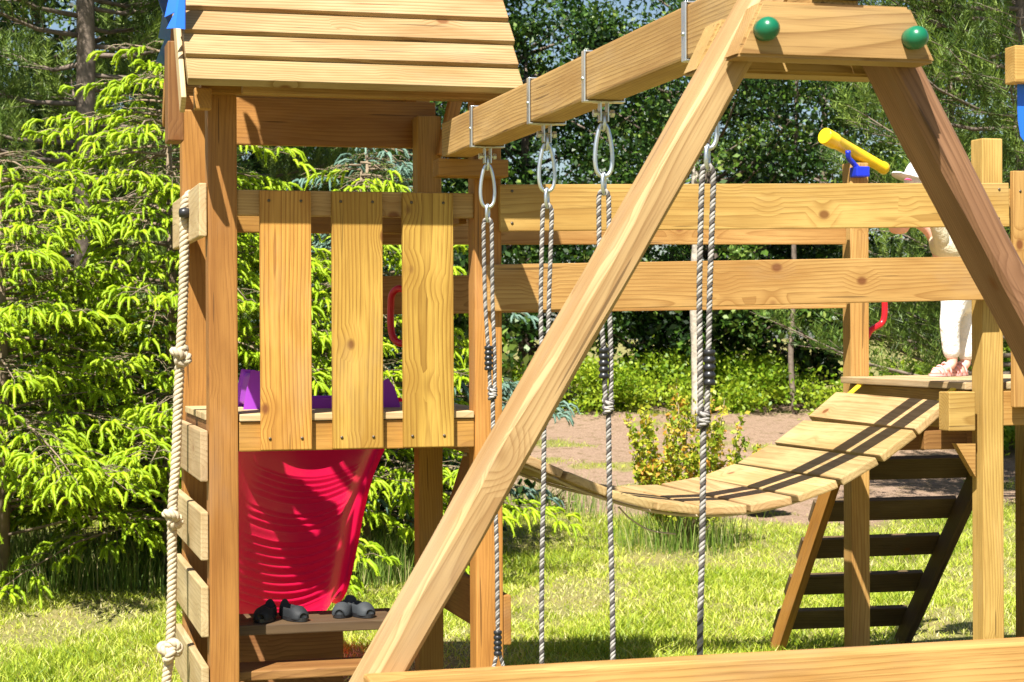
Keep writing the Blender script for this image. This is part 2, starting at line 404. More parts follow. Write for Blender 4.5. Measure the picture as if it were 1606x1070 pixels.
# ------------------------------------------------------------------ left play tower
px0, px1 = .67, 1.518            # post centres in X
py0, py1 = 6.0, 6.86
hw = .045
T = thing('play_tower', (1.09, 6.43, 0), 'wooden play tower at left with pale plank roof and three wide vertical guard boards', 'play tower')
for (x, y, top) in ((px0, py0, E+.80), (px1, py0, E+.80), (px0, py1, E+.80), (px1, py1, E+.80)):
    bar('post', x-hw, x+hw, y-hw, y+hw, -.05, top, 'z', M_org, T, .006)
# rails and joists
bar('top_rail', px0+hw, px1-hw, 5.965, 6.005, E+.375, E+.455, 'x', M_tan, T)
bar('back_rail', px0+hw, px1-hw, 6.835, 6.885, E+.37, E+.48, 'x', M_org, T)
bar('front_joist', px0+hw+.002, px1-hw-.002, 5.962, 6.01, E-.36, E-.268, 'x', M_org, T)
bar('back_joist', px0+hw, px1-hw, 6.85, 6.90, E-.36, E-.268, 'x', M_org, T)
for x in (px0-.02, px1+.02-.04+.02): bar('side_joist', x-.018, x+.018, py0+hw+.003, py1-hw-.003, E-.36, E-.268, 'y', M_brn, T)
# deck
for k in range(7):
    y = 5.955 + k*.134
    xa, xb = (px0+hw+.004, px1-hw-.004) if k in (0, 6) else (px0-hw, px1+hw)
    bar('deck_board', xa, xb, y, y+.127, E-.266, E-.244, 'x', M_pale, T, .003)
# guard boards
for (xa, xb) in ((408, 488), (521, 600), (632, 711)):
    a = P(xa, 300, Y=5.935); b_ = P(xb, 300, Y=5.935)
    gb = bar('guard_board', a.x, b_.x, 5.938, 5.962, E-.356, E+.452, 'z', M_yel, T, .003)
    for fx in (.17, .80):
        for dz in (.42, -.32):
            g = Geo(); xx = a.x + (b_.x-a.x)*fx; g.tube([(xx, 5.9395, E+dz), (xx, 5.9355, E+dz)], .0048, 8); g.obj('screw', M_screw, gb)
# side boards used as steps (left) and side board (right)
for (zt, hgt) in ((E+.474, .165), (E-.293, .158), (E-.545, .150), (E-.775, .158), (E-1.025, .155), (E-1.27, .15)):
    bar('side_step', .598, .622, 5.965, 6.90, zt-hgt, zt, 'y', M_pale, T, .004)
bar('side_board', px1+hw+.001, px1+hw+.026, 5.955, 6.90, E-1.0, E-.84, 'y', M_org, T)
bar('side_board', px1-hw-.03, px1-hw-.004, 6.045, 6.815, E+.36, E+.455, 'y', M_org, T)
# inner steps with the shoes
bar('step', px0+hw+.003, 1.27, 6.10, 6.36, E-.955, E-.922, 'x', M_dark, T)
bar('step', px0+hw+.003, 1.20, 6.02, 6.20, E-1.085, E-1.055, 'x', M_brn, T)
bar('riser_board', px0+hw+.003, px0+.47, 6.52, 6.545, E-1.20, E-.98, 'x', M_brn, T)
# headers under the roof
bar('front_header', px0+hw, 1.60, 5.80, 5.845, E+.735, E+.785, 'x', M_tan, T)
bar('front_header', .60, 1.60, 5.905, 5.952, E+.745, E+.80, 'x', M_org, T)
bar('back_header', .60, px1+hw, 6.91, 6.945, E+.69, E+.86, 'x', M_org, T)
a = P(299, 162, Y=5.9); bar('purlin_end', .576, .628, 5.86, 5.902, E+.69, E+.755, 'y', M_org, T)
timber('knee_brace', P(716, 148, Y=6.80), P(694, 245, Y=6.80), .045, .05, (1, 0, 0), M_org, T)
timber('knee_brace', Vector((px1, 6.14, E-.37)), Vector((px1, 6.80, E-.90)), .035, .08, (1, 0, 0), M_brn, T)
bar('beam_support', 1.335, px1+hw, 5.865, 5.952, E+.50, E+.556, 'x', M_org, T)
# roof: lapped planks on both slopes
th = R(54); s = Vector((0, math.cos(th), math.sin(th))); n_ = Vector((0, -math.sin(th), math.cos(th)))
def roof_slope(flip):
    bm = bmesh.new(); O = Vector((1.058, 5.735, E+.745))
    for k in range(12):
        til = R(9.5); ext = .101
        rot = Matrix.Rotation(th - til, 3, 'X')
        c = O + s*(.052 + k*ext) + n_*.014
        jx = random.uniform(-.004, .004)
        add_box(bm, (c.x+jx+(.035 if flip else 0), c.y, c.z), (.96 if flip else 1.03, .122, .027), rot=rot, bev=.003)
    if flip:
        bmesh.ops.scale(bm, vec=(1, -1, 1), verts=bm.verts, space=Matrix.Translation((0, -6.45, 0))); bmesh.ops.reverse_faces(bm, faces=bm.faces)
    bmesh.ops.translate(bm, vec=-Vector((1.058, 6.45, E+1.2)), verts=bm.verts)
    return bm_obj('roof_planks', bm, M_roof, T, Matrix.Translation((1.058, 6.45, E+1.2)))
roof_slope(False); roof_slope(True)
for x in (.60, 1.49):
    for sg in (0, 1):
        a = Vector((x, 5.80, E+.78)); b_ = Vector((x, 6.45, E+1.675))
        if sg: a.y = 12.9-a.y
        timber('rafter', a, b_, .04, .06, (1, 0, 0), M_org, T)
# hanging gable board at far left
a = P(275, 222, Y=6.45)
bar('gable_board', a.x-.026, a.x+.026, 6.42, 6.55, a.z, E+.98, 'z', M_brn, T)
timber('barge_board', Vector((.533, 5.77, E+.69)), Vector((.533, 6.43, E+1.62)), .016, .07, (1, 0, 0), M_pale, T)
# red grab handle
g = Geo()
pts = catmull([P(636, 455, Y=6.93), P(624, 453, Y=6.95), P(615, 462, Y=6.97), P(613, 480, Y=6.98), P(613, 512, Y=6.98), P(617, 530, Y=6.97), P(626, 538, Y=6.95), P(640, 539, Y=6.93)], 6)
g.tube(pts, .0135, 10); g.obj('grab_handle', M_redh, T)

# blue zigzag tarpaulin
A = thing('awning', (.54, 6.2, E+1), 'blue tarpaulin trim with zigzag pointed edge hanging at the left end of the plank roof', 'awning')
def zig(pl, Y0, dy, name):
    v = [P(x, y, Y=Y0 + dy*max(0, y)/105) for i, (x, y) in enumerate(pl)]
    v2 = [p + Vector((.003, .004, 0)) for p in v]
    n = len(v); f = [tuple(range(n)), tuple(range(2*n-1, n-1, -1))] + [(i, i+n, (i+1) % n + n, (i+1) % n) for i in range(n)]
    g = Geo(); g.add((v+v2, f)); g.obj(name, M_blue, A, smooth=False)
zig([(268, -70), (290, -70), (290, 46), (275, 44), (261, 45), (274, 19), (258, 27), (264, 0), (255, -25)], 5.80, -.04, 'front_flap')
zig([(250, -70), (272, -70), (267, 45), (263, 106), (254, 100), (244, 97), (258, 62), (248, 60), (255, 22), (248, 0)], 6.48, .55, 'rear_flap')

# ------------------------------------------------------------------ twisted ropes
def twisted(G, G2, pts, rad, pitch, n=6, step=None):
    """three strands laid round a path; the third strand goes to G2"""
    pts = [Vector(p) for p in pts]
    acc = [0]
    for i in range(1, len(pts)): acc.append(acc[-1] + (pts[i]-pts[i-1]).length)
    L = acc[-1]; ns = max(8, int(L/(pitch/9))); res = []; j = 0
    for i in range(ns+1):
        d = L*i/ns
        while j < len(acc)-2 and acc[j+1] < d: j += 1
        t = (d-acc[j])/max(1e-9, acc[j+1]-acc[j]); res.append(pts[j].lerp(pts[j+1], t))
    prev = None; fr = []
    for i, p in enumerate(res):
        t = (res[min(i+1, ns)]-res[max(i-1, 0)]).normalized()
        u = t.orthogonal().normalized() if prev is None else (prev - t*prev.dot(t)).normalized()
        prev = u; fr.append((p, u, t.cross(u)))
    for k in range(3):
        sp = []
        for i, (p, u, w) in enumerate(fr):
            a = 2*math.pi*(k/3 + (L*i/ns)/pitch)
            sp.append(p + (u*math.cos(a) + w*math.sin(a))*rad*.50)
        (G2 if (k == 2 and G2 is not None) else G).tube(sp, rad*.56, n)

# knotted climbing rope
KR = thing('climbing_rope', P(262, 1100, Y=6.3), 'thick cream knotted climbing rope hanging from the left side of the play tower', 'rope')
kp = [P(x, y, Y=6.32) for x, y in ((296, 302), (291, 318), (289, 400), (287, 480), (283, 552), (279, 640), (276, 720), (270, 806), (270, 900), (267, 1015), (261, 1072), (258, 1180))]
kp[0].x += .02
G = Geo(); twisted(G, None, catmull(kp, 6), .0165, .052, 6); G.obj('rope', M_hemp, KR)
def knot(c, r, seed):
    rr = random.Random(seed); G = Geo(); pts = []
    rot = Matrix.Rotation(rr.uniform(0, 6), 3, 'Z') @ Matrix.Rotation(R(62), 3, 'X')
    for i in range(60):
        t = 2*math.pi*i/60
        p = Vector((math.sin(t)+2*math.sin(2*t), math.cos(t)-2*math.cos(2*t), -1.3*math.sin(3*t)))*r*.30
        pts.append(c + rot @ p)
    pts.append(pts[0]); twisted(G, None, pts, .015, .05, 6)
    G.obj('knot', M_hemp, KR)
for i, (x, y) in enumerate(((284, 557), (271, 811), (266, 1020))): knot(P(x, y, Y=6.31), .031 + .002*i, i*7+1)
G = Geo(); c = P(290, 334, Y=6.29)
G.tube([c+Vector((-.02, 0, 0)), c+Vector((-.018, 0, 0)), c+Vector((0, 0, 0)), c+Vector((.016, 0, 0)), c+Vector((.02, 0, 0))], [.006, .014, .019, .014, .006], 12); G.obj('stopper', M_black, KR)

# ------------------------------------------------------------------ slide
SL = thing('slide', (1.117, 7.8, 0), 'red plastic slide running down behind the left tower', 'slide')
prof = catmull([(0, 6.905, E-.33), (0, 7.03, E-.43), (0, 7.27, E-.57), (0, 7.52, E-.75), (0, 7.75, E-.98), (0, 7.98, E-1.17), (0, 8.25, E-1.27), (0, 8.55, E-1.29)], 50)
sec = [(-.305, .10), (-.295, .125), (-.275, .115), (-.225, .045), (-.185, 0), (-.14, -.024), (-.09, -.044), (-.045, -.054), (0, -.057), (.045, -.054), (.09, -.044), (.14, -.024), (.185, 0), (.225, .045), (.275, .115), (.295, .125), (.305, .10)]
V, F = [], []; sc_ = catmull([(a_, b_, 0) for a_, b_ in sec], 5); sec = [(q_.x, q_.y) for q_ in sc_]; m_ = len(sec); tot = 0
for i, p in enumerate(prof):
    t = (prof[min(i+1, len(prof)-1)] - prof[max(i-1, 0)]).normalized(); nn = Vector((0, -t.z, t.y))
    if nn.z < 0: nn = -nn
    if i: tot += (p-prof[i-1]).length
    for (sx, sh) in sec:
        rib = .0050*math.sin(tot*2*math.pi/.055)*max(0, min(1, (.2-abs(sx))/.05)) * (0 if tot < .26 else (.15 if .50 < tot < .57 or .72 < tot < .78 or tot > 1.22 else 1))
        v = p + nn*(sh + rib); V.append(Vector((1.117+sx*(1 + .10*max(0, 1-tot/.55)), v.y, v.z)))
for i in range(len(prof)-1):
    for k in range(m_-1): F.append((i*m_+k, i*m_+k+1, (i+1)*m_+k+1, (i+1)*m_+k))
G = Geo(); G.add((V, F)); o = G.obj('chute', M_red, SL)

# purple tub on the deck
PT = thing('toy_tub', P(505, 636, Y=6.5), 'purple plastic toy tub with raised ends on the deck behind the guard boards', 'toy tub')
outl = [(388, 637), (392, 612), (398, 587), (412, 588), (424, 612), (440, 628), (500, 630), (585, 629), (598, 606), (607, 600), (614, 610), (622, 637)]
va = [P(x, y, Y=6.36) for x, y in outl]; vb = [v + Vector((0, .26, 0)) for v in va]
zmin = E-.243
for v in va+vb: v.z = max(v.z, zmin)
n = len(va); G = Geo()
G.add((va+vb, [tuple(range(n))[::-1], tuple(range(n, 2*n))] + [(i, i+n, (i+1) % n+n, (i+1) % n) for i in range(n)])); o = G.obj('tub', M_purp, PT, smooth=False)
bv = o.modifiers.new('b', 'BEVEL'); bv.width = .012; bv.segments = 3

# shoes on the step
def shoe(px, y, rz, mat, label):
    stp = P(px, 968, Y=y); loc = Vector((stp.x, y, E-.921))
    t = thing('shoe', loc, label, 'shoe', 'shoes left on the tower step', rz)
    V, F = [], []; m = 14; secs = [(-.066, .020, .052), (-.060, .026, .060), (-.042, .029, .058), (-.018, .028, .054), (.004, .028, .056), (.022, .030, .048), (.042, .032, .036), (.058, .027, .028), (.067, .014, .020)]
    for k, (x, w, h) in enumerate(secs):
        for q in range(m):
            a = -math.pi*.08 + (math.pi*1.16)*q/(m-1); yy = w*math.cos(a); zz = .008 + max(0, math.sin(a))**.7*h
            if 0 < k < 5 and .28 < math.sin(a) and abs(yy) < w*.72: zz = .022
            V.append((x, yy, zz))
    for k in range(len(secs)-1):
        for q in range(m-1): F.append((k*m+q, k*m+q+1, (k+1)*m+q+1, (k+1)*m+q))
    F += [tuple(range(m)), tuple((len(secs)-1)*m+q for q in range(m-1, -1, -1))]
    o = mesh_obj('upper', V, F, mat, t, WM[t.name].copy(), True); sm = o.modifiers.new('s', 'SUBSURF'); sm.levels = sm.render_levels = 1
    bm = bmesh.new(); bmesh.ops.create_cone(bm, segments=28, radius1=1, radius2=1.0, depth=1, cap_ends=True)
    for v in bm.verts: v.co = Vector((v.co.x*.073, v.co.y*(.031 + .003*(v.co.x > 0)), v.co.z*.012+.007))
    bm_obj('sole', bm, M_black, t, WM[t.name].copy(), False)
shoe(416, 6.19, -1.95, M_shoe, 'black shoe at the left end of the step, next to the tower post')
shoe(461, 6.18, -1.25, M_shoe, 'black shoe on the step, second from the tower post')
shoe(540, 6.22, -2.0, M_shoeg, 'grey rounded shoe, left one of the pair nearest the slanted swing leg')
shoe(566, 6.20, -1.3, M_shoeg, 'grey rounded shoe, right one of the pair nearest the slanted swing leg')

# ------------------------------------------------------------------ swing frame
SF = thing('swing_set', (1.4, 3.2, 0), 'wooden swing beam on slanted A-frame legs with green bolt caps, nearest the camera', 'swing set')
bx0, bx1 = 1.353, 1.443
bar('beam', bx0, bx1, 3.05, 5.90, E+.56, E+.67, 'y', M_plate, SF, .006)
def plate(y0, y1, name):
    v = [(1.211, E+.472), (1.585, E+.472), (1.536, E+.568), (1.258, E+.568)]
    bm = bmesh.new(); vs = [bm.verts.new((x-1.4, y, z-E-.52)) for y in (y0-3.2, y1-3.2) for (x, z) in v]
    for f in ((0, 1, 2, 3), (7, 6, 5, 4), (0, 4, 5, 1), (1, 5, 6, 2), (2, 6, 7, 3), (3, 7, 4, 0)): bm.faces.new([vs[i] for i in f])
    bmesh.ops.recalc_face_normals(bm, faces=bm.faces)
    bmesh.ops.bevel(bm, geom=list(bm.edges), offset=.005, segments=2, affect='EDGES')
    bm_obj(name, bm, M_plate, SF, Matrix.Translation((1.4, 3.2, E+.52)))
plate(3.04, 3.108, 'cross_plate'); plate(3.235, 3.31, 'cross_plate')
tw = R(0); sd = Vector((math.cos(tw), math.sin(tw), 0))
def leg(a, b, mat=None, name='leg'):
    ax = (b-a).normalized()
    fn = Vector((math.sin(tw), -math.cos(tw), 0)); fn = (fn - ax*fn.dot(ax)).normalized()   # front normal
    side = fn.cross(ax)
    M = Matrix((ax, side, ax.cross(side))).transposed().to_4x4(); M.translation = (a+b)/2
    L = (b-a).length; hy, hz = .028, .0565; ns = 44; rr_ = random.Random(int(a.x*1000)); ph = [rr_.uniform(0, 6) for _ in range(8)]
    V, F = [], []
    for i in range(ns+1):
        x = -L/2 + L*i/ns; q = []
        for e, (sy, sz) in enumerate(((-1, -1), (1, -1), (1, 1), (-1, 1))):
            c1 = .006 + .0035*(math.sin(x*9+ph[e])+math.sin(x*23+ph[e+4])*.6+1)*(1.0 if e in (0, 3) else .4)
            pa_, pb_ = (sy*(hy-c1), sz*hz), (sy*hy, sz*(hz-c1))
            q += [pb_, pa_] if (sy*sz > 0) else [pa_, pb_]
        V += [(x, y, z) for y, z in q]
    m = len(V)//(ns+1)
    for i in range(ns):
        for k in range(m): F.append((i*m+k, i*m+(k+1) % m, (i+1)*m+(k+1) % m, (i+1)*m+k))
    F += [tuple(range(m-1, -1, -1)), tuple(ns*m+k for k in range(m))]
    bm = bmesh.new(); vs = [bm.verts.new(v) for v in V]
    for f in F: bm.faces.new([vs[k] for k in f])
    bmesh.ops.recalc_face_normals(bm, faces=bm.faces)
    bm_obj(name, bm, mat or M_leg, SF, M)
a0 = P(1047, 261, Y=3.17); a1 = P(596, 1055, Y=3.17); d = (a0-a1).normalized()
top = a0 + d*((E+.60-a0.z)/d.z); bot = a1 - d*(a1.z/d.z) - d*.05
leg(top, bot)
a0 = P(1404, 118, Y=3.17); a1 = P(1548, 395, Y=3.17); d = (a0-a1).normalized()
top = a0 + d*((E+.565-a0.z)/d.z); bot = a1 - d*(a1.z/d.z) - d*.05
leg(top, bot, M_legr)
timber('brace', Vector((.578, 3.09, E-.618)), Vector((2.32, 3.09, E-.610)), .058, .118, (0, 1, 0), M_rail, SF, .005)
# green caps
for (x, y) in ((1204, 45), (1437, 59)):
    c = P(x, y, Y=3.02); t_ = Vector((0, -1, 0)); G = Geo()
    prof_ = [(.022, .0185), (.010, .0195), (0, .0205), (-.010, .0185), (-.017, .013), (-.021, .006), (-.0218, .0005)]
    G.tube([Vector((c.x, 3.02+yy_, c.z)) for yy_, _ in prof_], [r_ for _, r_ in prof_], 24)
    o = G.obj('bolt_cap', M_green, SF)
# dark plate on the beam end
bar('end_plate', bx0-.001, bx1+.002, 3.038, 3.048, E+.575, E+.66, 'x', M_black, SF, .002)
bar('end_plate_rim', bx0+.006, bx1-.005, 3.034, 3.037, E+.580, E+.586, 'x', M_white, SF, .001)
BY = [5.49, 4.855, 4.363, 3.67]
def bracket(y):
    G = Geo(); w = .024; t = .0045; xa, xb, za, zb = bx0-.002, bx1+.002, E+.558, E+.672
    G.box((xa-t/2, y, (za+zb)/2), (t, w, zb-za+2*t)); G.box((xb+t/2, y, (za+zb)/2), (t, w, zb-za+2*t))
    G.box(((xa+xb)/2, y, zb+t/2), (xb-xa, w, t))
    G.box((xa+.012, y, za-t/2), (.030, w, t)); G.box((xb-.012, y, za-t/2), (.030, w, t))
    G.box((1.398, y, za-t/2-.001), (.05, w, t))
    for sx in (-.009, .009): G.box((1.398+sx, y, za-.026), (.004, w, .05))
    o = G.obj('beam_bracket', M_steel, SF, smooth=False)
    bv = o.modifiers.new('b', 'BEVEL'); bv.width = .0015; bv.segments = 2
    G = Geo(); G.tube([(1.374, y, za-.030), (1.422, y, za-.030)], .0045, 8); G.V, G.F = [], []
    G.tube([Vector((x_, y, za-.030)) for x_ in (1.372, 1.380, 1.3801, 1.4159, 1.416, 1.424)], [.009, .009, .0045, .0045, .009, .009], 8)
    G.obj('bracket_bolt', M_steel, SF, smooth=False)
    G = Geo(); G.tube([(xa-t-.003, y, E+.61), (xa, y, E+.61)], .0045, 8); G.obj('bracket_screw', M_steel, SF)
for y in BY: bracket(y)

# ------------------------------------------------------------------ swings
def swing(i0, i1, label, seat_z, leans, adj):
    ys = (BY[i0]+.0, BY[i1]+.0); c = Vector((1.398, sum(ys)/2, seat_z))
    t = thing('swing', c, label, 'swing', 'rope swings hanging from the beam')
    for j, y in enumerate(ys):
        lean = leans[j]; dy = 0
        # eye under the bracket
        G = Geo(); cc = Vector((1.398, y, E+.508))
        G.tube([cc + Vector((.0, math.cos(a)*.009, math.sin(a)*.020)) for a in np.linspace(0, 2*math.pi, 15)[:-1]], .0040, 8, True); G.obj('eye_bolt', M_steel, t)
        # pear shaped carabiner
        G = Geo(); z0, z1 = E+.503, E+.378; pp = []
        for k in range(40):
            a = 2*math.pi*k/40; h = (math.cos(a)+1)/2          # 1 at top
            wv = .0150 + .0115*(1-h)
            pp.append(Vector((1.398 + math.copysign(abs(math.sin(a))**.75, math.sin(a))*wv, y, z1 + (z0-z1)*(.5+.5*math.cos(a)))))
        G.tube(pp, .0052, 8, True); G.obj('carabiner', M_steel, t)
        # thimble link
        G = Geo(); cc = Vector((1.398, y, E+.360))
        G.tube([cc + Vector((math.cos(a)*.006, math.cos(a)*.009, math.sin(a)*.025)) for a in np.linspace(0, 2*math.pi, 17)[:-1]], .0045, 8, True); G.obj('thimble', M_steel, t)
        zj = E-.19; G, G2 = Geo(), Geo(); s0 = .0125
        bx = 1.398
        la = [Vector((bx, y, E+.345)), Vector((bx-s0*.8, y, E+.335)), Vector((bx-s0, y, E+.30)), Vector((bx-s0*1.1+lean*.2, y, E+.10)), Vector((bx-.009+lean*.4, y, E-.06)), Vector((bx-.006+lean*.5, y, zj))]
        lb = [Vector((bx, y, E+.345)), Vector((bx+s0*.8, y, E+.335)), Vector((bx+s0, y, E+.30)), Vector((bx+s0*.7+lean*.2, y, E+.10)), Vector((bx+.009+lean*.4, y, E-.06)), Vector((bx+.006+lean*.5, y, zj))]
        lc = [Vector((bx+lean*.5, y, zj+.03)), Vector((bx+lean*.62, y, E-.38)), Vector((bx+lean*.92, y, E-.62)), Vector((bx+lean, y, E-.86))]
        twisted(G, G2, catmull(la, 6), .0062, .026); twisted(G, G2, catmull(lb, 6), .0062, .026); 
        # knot where the strands join
        for q_ in range(3):
            r_ = .010; pts = [Vector((bx+lean*.5 + r_*math.cos(a), y + r_*math.sin(a), zj - .012*q_ + .03 + .006*math.sin(a+q_))) for a in np.linspace(0, 2*math.pi, 12)]
            twisted(G, G2, pts, .0055, .026, 5)
        if j == 0 and i0 == 0:
            twisted(G, G2, catmull(lc + [], 6), .0068, .028)
            for sx in (-1, 1):
                twisted(G, G2, catmull([lc[-1], lc[-1]+Vector((0, 0, -.06)), lc[-1]+Vector((sx*.02, 0, -.14)), Vector((bx+sx*.06, y, seat_z))], 6), .006, .026)
            ga = Geo(); ring_stack(ga, lc[-1]+Vector((0, 0, -.05)), .0125, .065); ga.obj('rope_adjuster', M_black, t)
        else:
            twisted(G, G2, catmull(lc + [Vector((bx+lean*1.02, y, seat_z))], 6), .0068, .028)
        o1 = G.obj('rope', M_rope_l, t); o2 = Geo(); o2.V, o2.F = G2.V, G2.F
        inv = WM[o1.name]; o2.obj('dark_strand', M_rope_d, o1)
        ga = Geo(); ring_stack(ga, Vector((bx+adj[j]+lean*.4, y-.003, E-.065)), .0125, .065); ga.obj('rope_adjuster', M_black, t)
    bm = bmesh.new(); add_box(bm, (0, 0, 0), (.17, abs(ys[0]-ys[1])+.05, .022), bev=.006)
    bm_obj('seat', bm, M_black, t, Matrix.Translation(c))
def ring_stack(G, c, r, h):
    zs = []; rs = []
    for k in range(5):
        z = c.z + h/2 - h*k/4.2
        zs += [z, z-.002, z-.009, z-.011]; rs += [r*.8, r, r, r*.8]
    G.tube([Vector((c.x, c.y, z)) for z in zs], rs, 14)
swing(0, 1, 'rope swing farther from the camera, ropes hanging beside the tower post', E-1.08, (.025, -.02), (-.010, -.008))
swing(2, 3, 'rope swing nearer the camera, ropes crossing behind the slanted leg', E-1.00, (.018, -.022), (-.010, .010))

# ------------------------------------------------------------------ bridge between the towers
BR = thing('plank_bridge', (2.45, 6.55, E-.45), 'sagging wooden plank bridge hanging between the two towers', 'bridge')
edge = [(737, 704), (790, 708), (835, 722), (880, 742), (925, 762), (975, 779), (1035, 794), (1099, 801), (1170, 799), (1243, 786), (1312, 760), (1378, 722), (1437, 677), (1490, 630)]
ep = [P(x, y, Y=6.10) for x, y in edge]
ec = catmull([Vector((p.x, 0, p.z)) for p in ep], 12)
acc = [0]
for i in range(1, len(ec)): acc.append(acc[-1]+(ec[i]-ec[i-1]).length)
def at_len(d):
    for i in range(1, len(acc)):
        if acc[i] >= d: t_ = (d-acc[i-1])/(acc[i]-acc[i-1]); return ec[i-1].lerp(ec[i], t_)
    return ec[-1]
L = acc[-1]; npl = 11; pw = L/npl
for k in range(npl):
    a = at_len(k*pw+.008); b_ = at_len((k+1)*pw-.008)
    ax = (b_-a).normalized(); mid = (a+b_)/2
    M = Matrix((Vector((0, 1, 0)), -ax, Vector((0, 1, 0)).cross(-ax))).transposed().to_4x4()
    M.translation = Vector((mid.x, 6.10+.465+random.uniform(-.008, .008), mid.z + random.uniform(-.003, .003))); M = M @ Matrix.Rotation(random.uniform(-.012, .012), 4, 'Z')
    bm = bmesh.new(); add_box(bm, (0, 0, 0), (.93, (b_-a).length, .030), bev=.006)
    bm_obj('plank', bm, M_deck, BR, M)
for yy in (6.19, 6.94):
    G = Geo(); G.tube([Vector((p.x, yy, p.z-.024)) for p in ec], .006, 6); G.obj('support_rope', M_hemp, BR)
for i, (x, y) in enumerate(((1333, 611), (1476, 620))):
    yy = 6.94 if i == 0 else 6.16
    c = P(x, y, Y=yy); G = Geo(); G.box((c.x+.02, yy, c.z), (.085, .034, .006), Matrix.Rotation(R(-38), 3, 'Y')); G.obj('webbing_strap', M_web, BR, smooth=False)
G = Geo(); G.tube(catmull([P(970, 795, Y=6.2), P(990, 815, Y=6.2), P(1020, 832, Y=6.2), P(1060, 838, Y=6.2)], 6), .003, 5); G.obj('loose_cord', M_hemp, BR)

def railing(name, label, Y, rails, mats, thick=.026):
    t = thing(name, ((rails[0][0][0]+2.4)/2, Y, E), label, 'railing')
    for (a, b, h), mt in zip(rails, mats):
        timber('rail', Vector(a), Vector(b), thick, h, (0, 1, 0), mt, t, .003)
Yn = 5.938
u0 = P(783, 326.5, Y=Yn); u1 = P(1580, 321.5, Y=Yn); l0 = P(763, 452, Y=Yn); l1 = P(1560, 436, Y=Yn)
railing('bridge_railing', 'near bridge railing of two wide yellow planks, in front of the bridge', Yn, [(u0, u1, .150), (l0, l1, .150)], (M_rail, M_rail))
u0 = Vector((1.37, 7.06, E+.412)); u1 = P(1325, 355, Y=7.06); l0 = Vector((1.37, 7.06, E+.150)); l1 = P(1325, 455, Y=7.06)
railing('bridge_railing', 'far bridge railing of two planks, mostly hidden behind the near one', 7.06, [(u0, u1, .145), (l0, l1, .145)], (M_rail, M_rail))

# ------------------------------------------------------------------ right play tower
h2 = .04
T2 = thing('play_tower', (3.8, 6.6, 0), 'wooden play tower at right with the child standing on its deck', 'play tower')
pb = P(1549, 700, Y=6.03); pa = P(1343, 700, Y=7.15)
bX = pb.x; aX = pa.x
bar('post', bX-h2, bX+h2, 5.99, 6.07, -.05, E+.675, 'z', M_rail, T2, .005)
bar('post', aX-h2, aX+h2, 7.11, 7.19, -.05, E+.69, 'z', M_rail, T2, .005)
cX = aX + .78
bar('post', cX-h2, cX+h2, 7.11, 7.19, -.05, E+.67, 'z', M_rail, T2, .005)
bar('post', cX-h2, cX+h2, 5.99, 6.07, -.05, E+.67, 'z', M_rail, T2, .005)
dz2 = -.175
for k in range(9):
    x = aX-.09 + k*.115
    y0_, y1_ = 5.95 if k not in (0,) else 6.075, 7.20
    if k in (0, 1): y0_ = 6.075; y1_ = 7.105
    bar('deck_board', x, x+.110, y0_, y1_, E+dz2-.026, E+dz2, 'y', M_pale, T2, .004)
bar('side_joist', aX-.045, aX-.005, 6.075, 7.10, E+dz2-.17, E+dz2-.03, 'y', M_tan, T2)
bar('front_joist', bX+h2+.002, cX-h2-.002, 6.0, 6.04, E+dz2-.15, E+dz2-.03, 'x', M_rail, T2)
bar('back_joist', aX+h2+.002, cX-h2-.002, 7.12, 7.16, E+dz2-.15, E+dz2-.03, 'x', M_rail, T2)
ja = P(1483, 650, Y=6.0); jb = P(1527, 650, Y=6.0)
bar('joist_block', ja.x+.005, jb.x-.001, 5.985, 6.06, E-.34, E-.205, 'x', M_rail, T2)
tri = [P(1500, 696, Y=6.01), P(1530, 696, Y=6.01), P(1530, 748, Y=6.01)]; G = Geo()
G.add((tri + [v + Vector((0, .035, 0)) for v in tri], [(0, 2, 1), (3, 4, 5), (0, 1, 4, 3), (1, 2, 5, 4), (2, 0, 3, 5)])); G.obj('gusset', M_rail, T2, smooth=False)
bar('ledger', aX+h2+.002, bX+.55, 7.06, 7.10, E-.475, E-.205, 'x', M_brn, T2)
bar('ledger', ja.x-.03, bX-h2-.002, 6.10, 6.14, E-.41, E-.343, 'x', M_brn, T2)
ca = P(1590, 280, Y=5.945)
bar('guard_board', ca.x, ca.x+.14, 5.948, 5.972, E-.26, E+.56, 'z', M_rail, T2, .003)
bar('top_rail', bX+h2, cX-h2, 5.975, 6.01, E+.37, E+.50, 'x', M_rail, T2)
g = Geo()
pts = catmull([P(1358, 532, Y=7.22), P(1364, 520, Y=7.23), P(1372, 514, Y=7.24), P(1382, 508, Y=7.25), P(1387, 496, Y=7.25), P(1387, 470, Y=7.25), P(1382, 452, Y=7.24), P(1366, 448, Y=7.22)], 6)
g.tube(pts, .013, 10); g.obj('grab_handle', M_redh, T2)

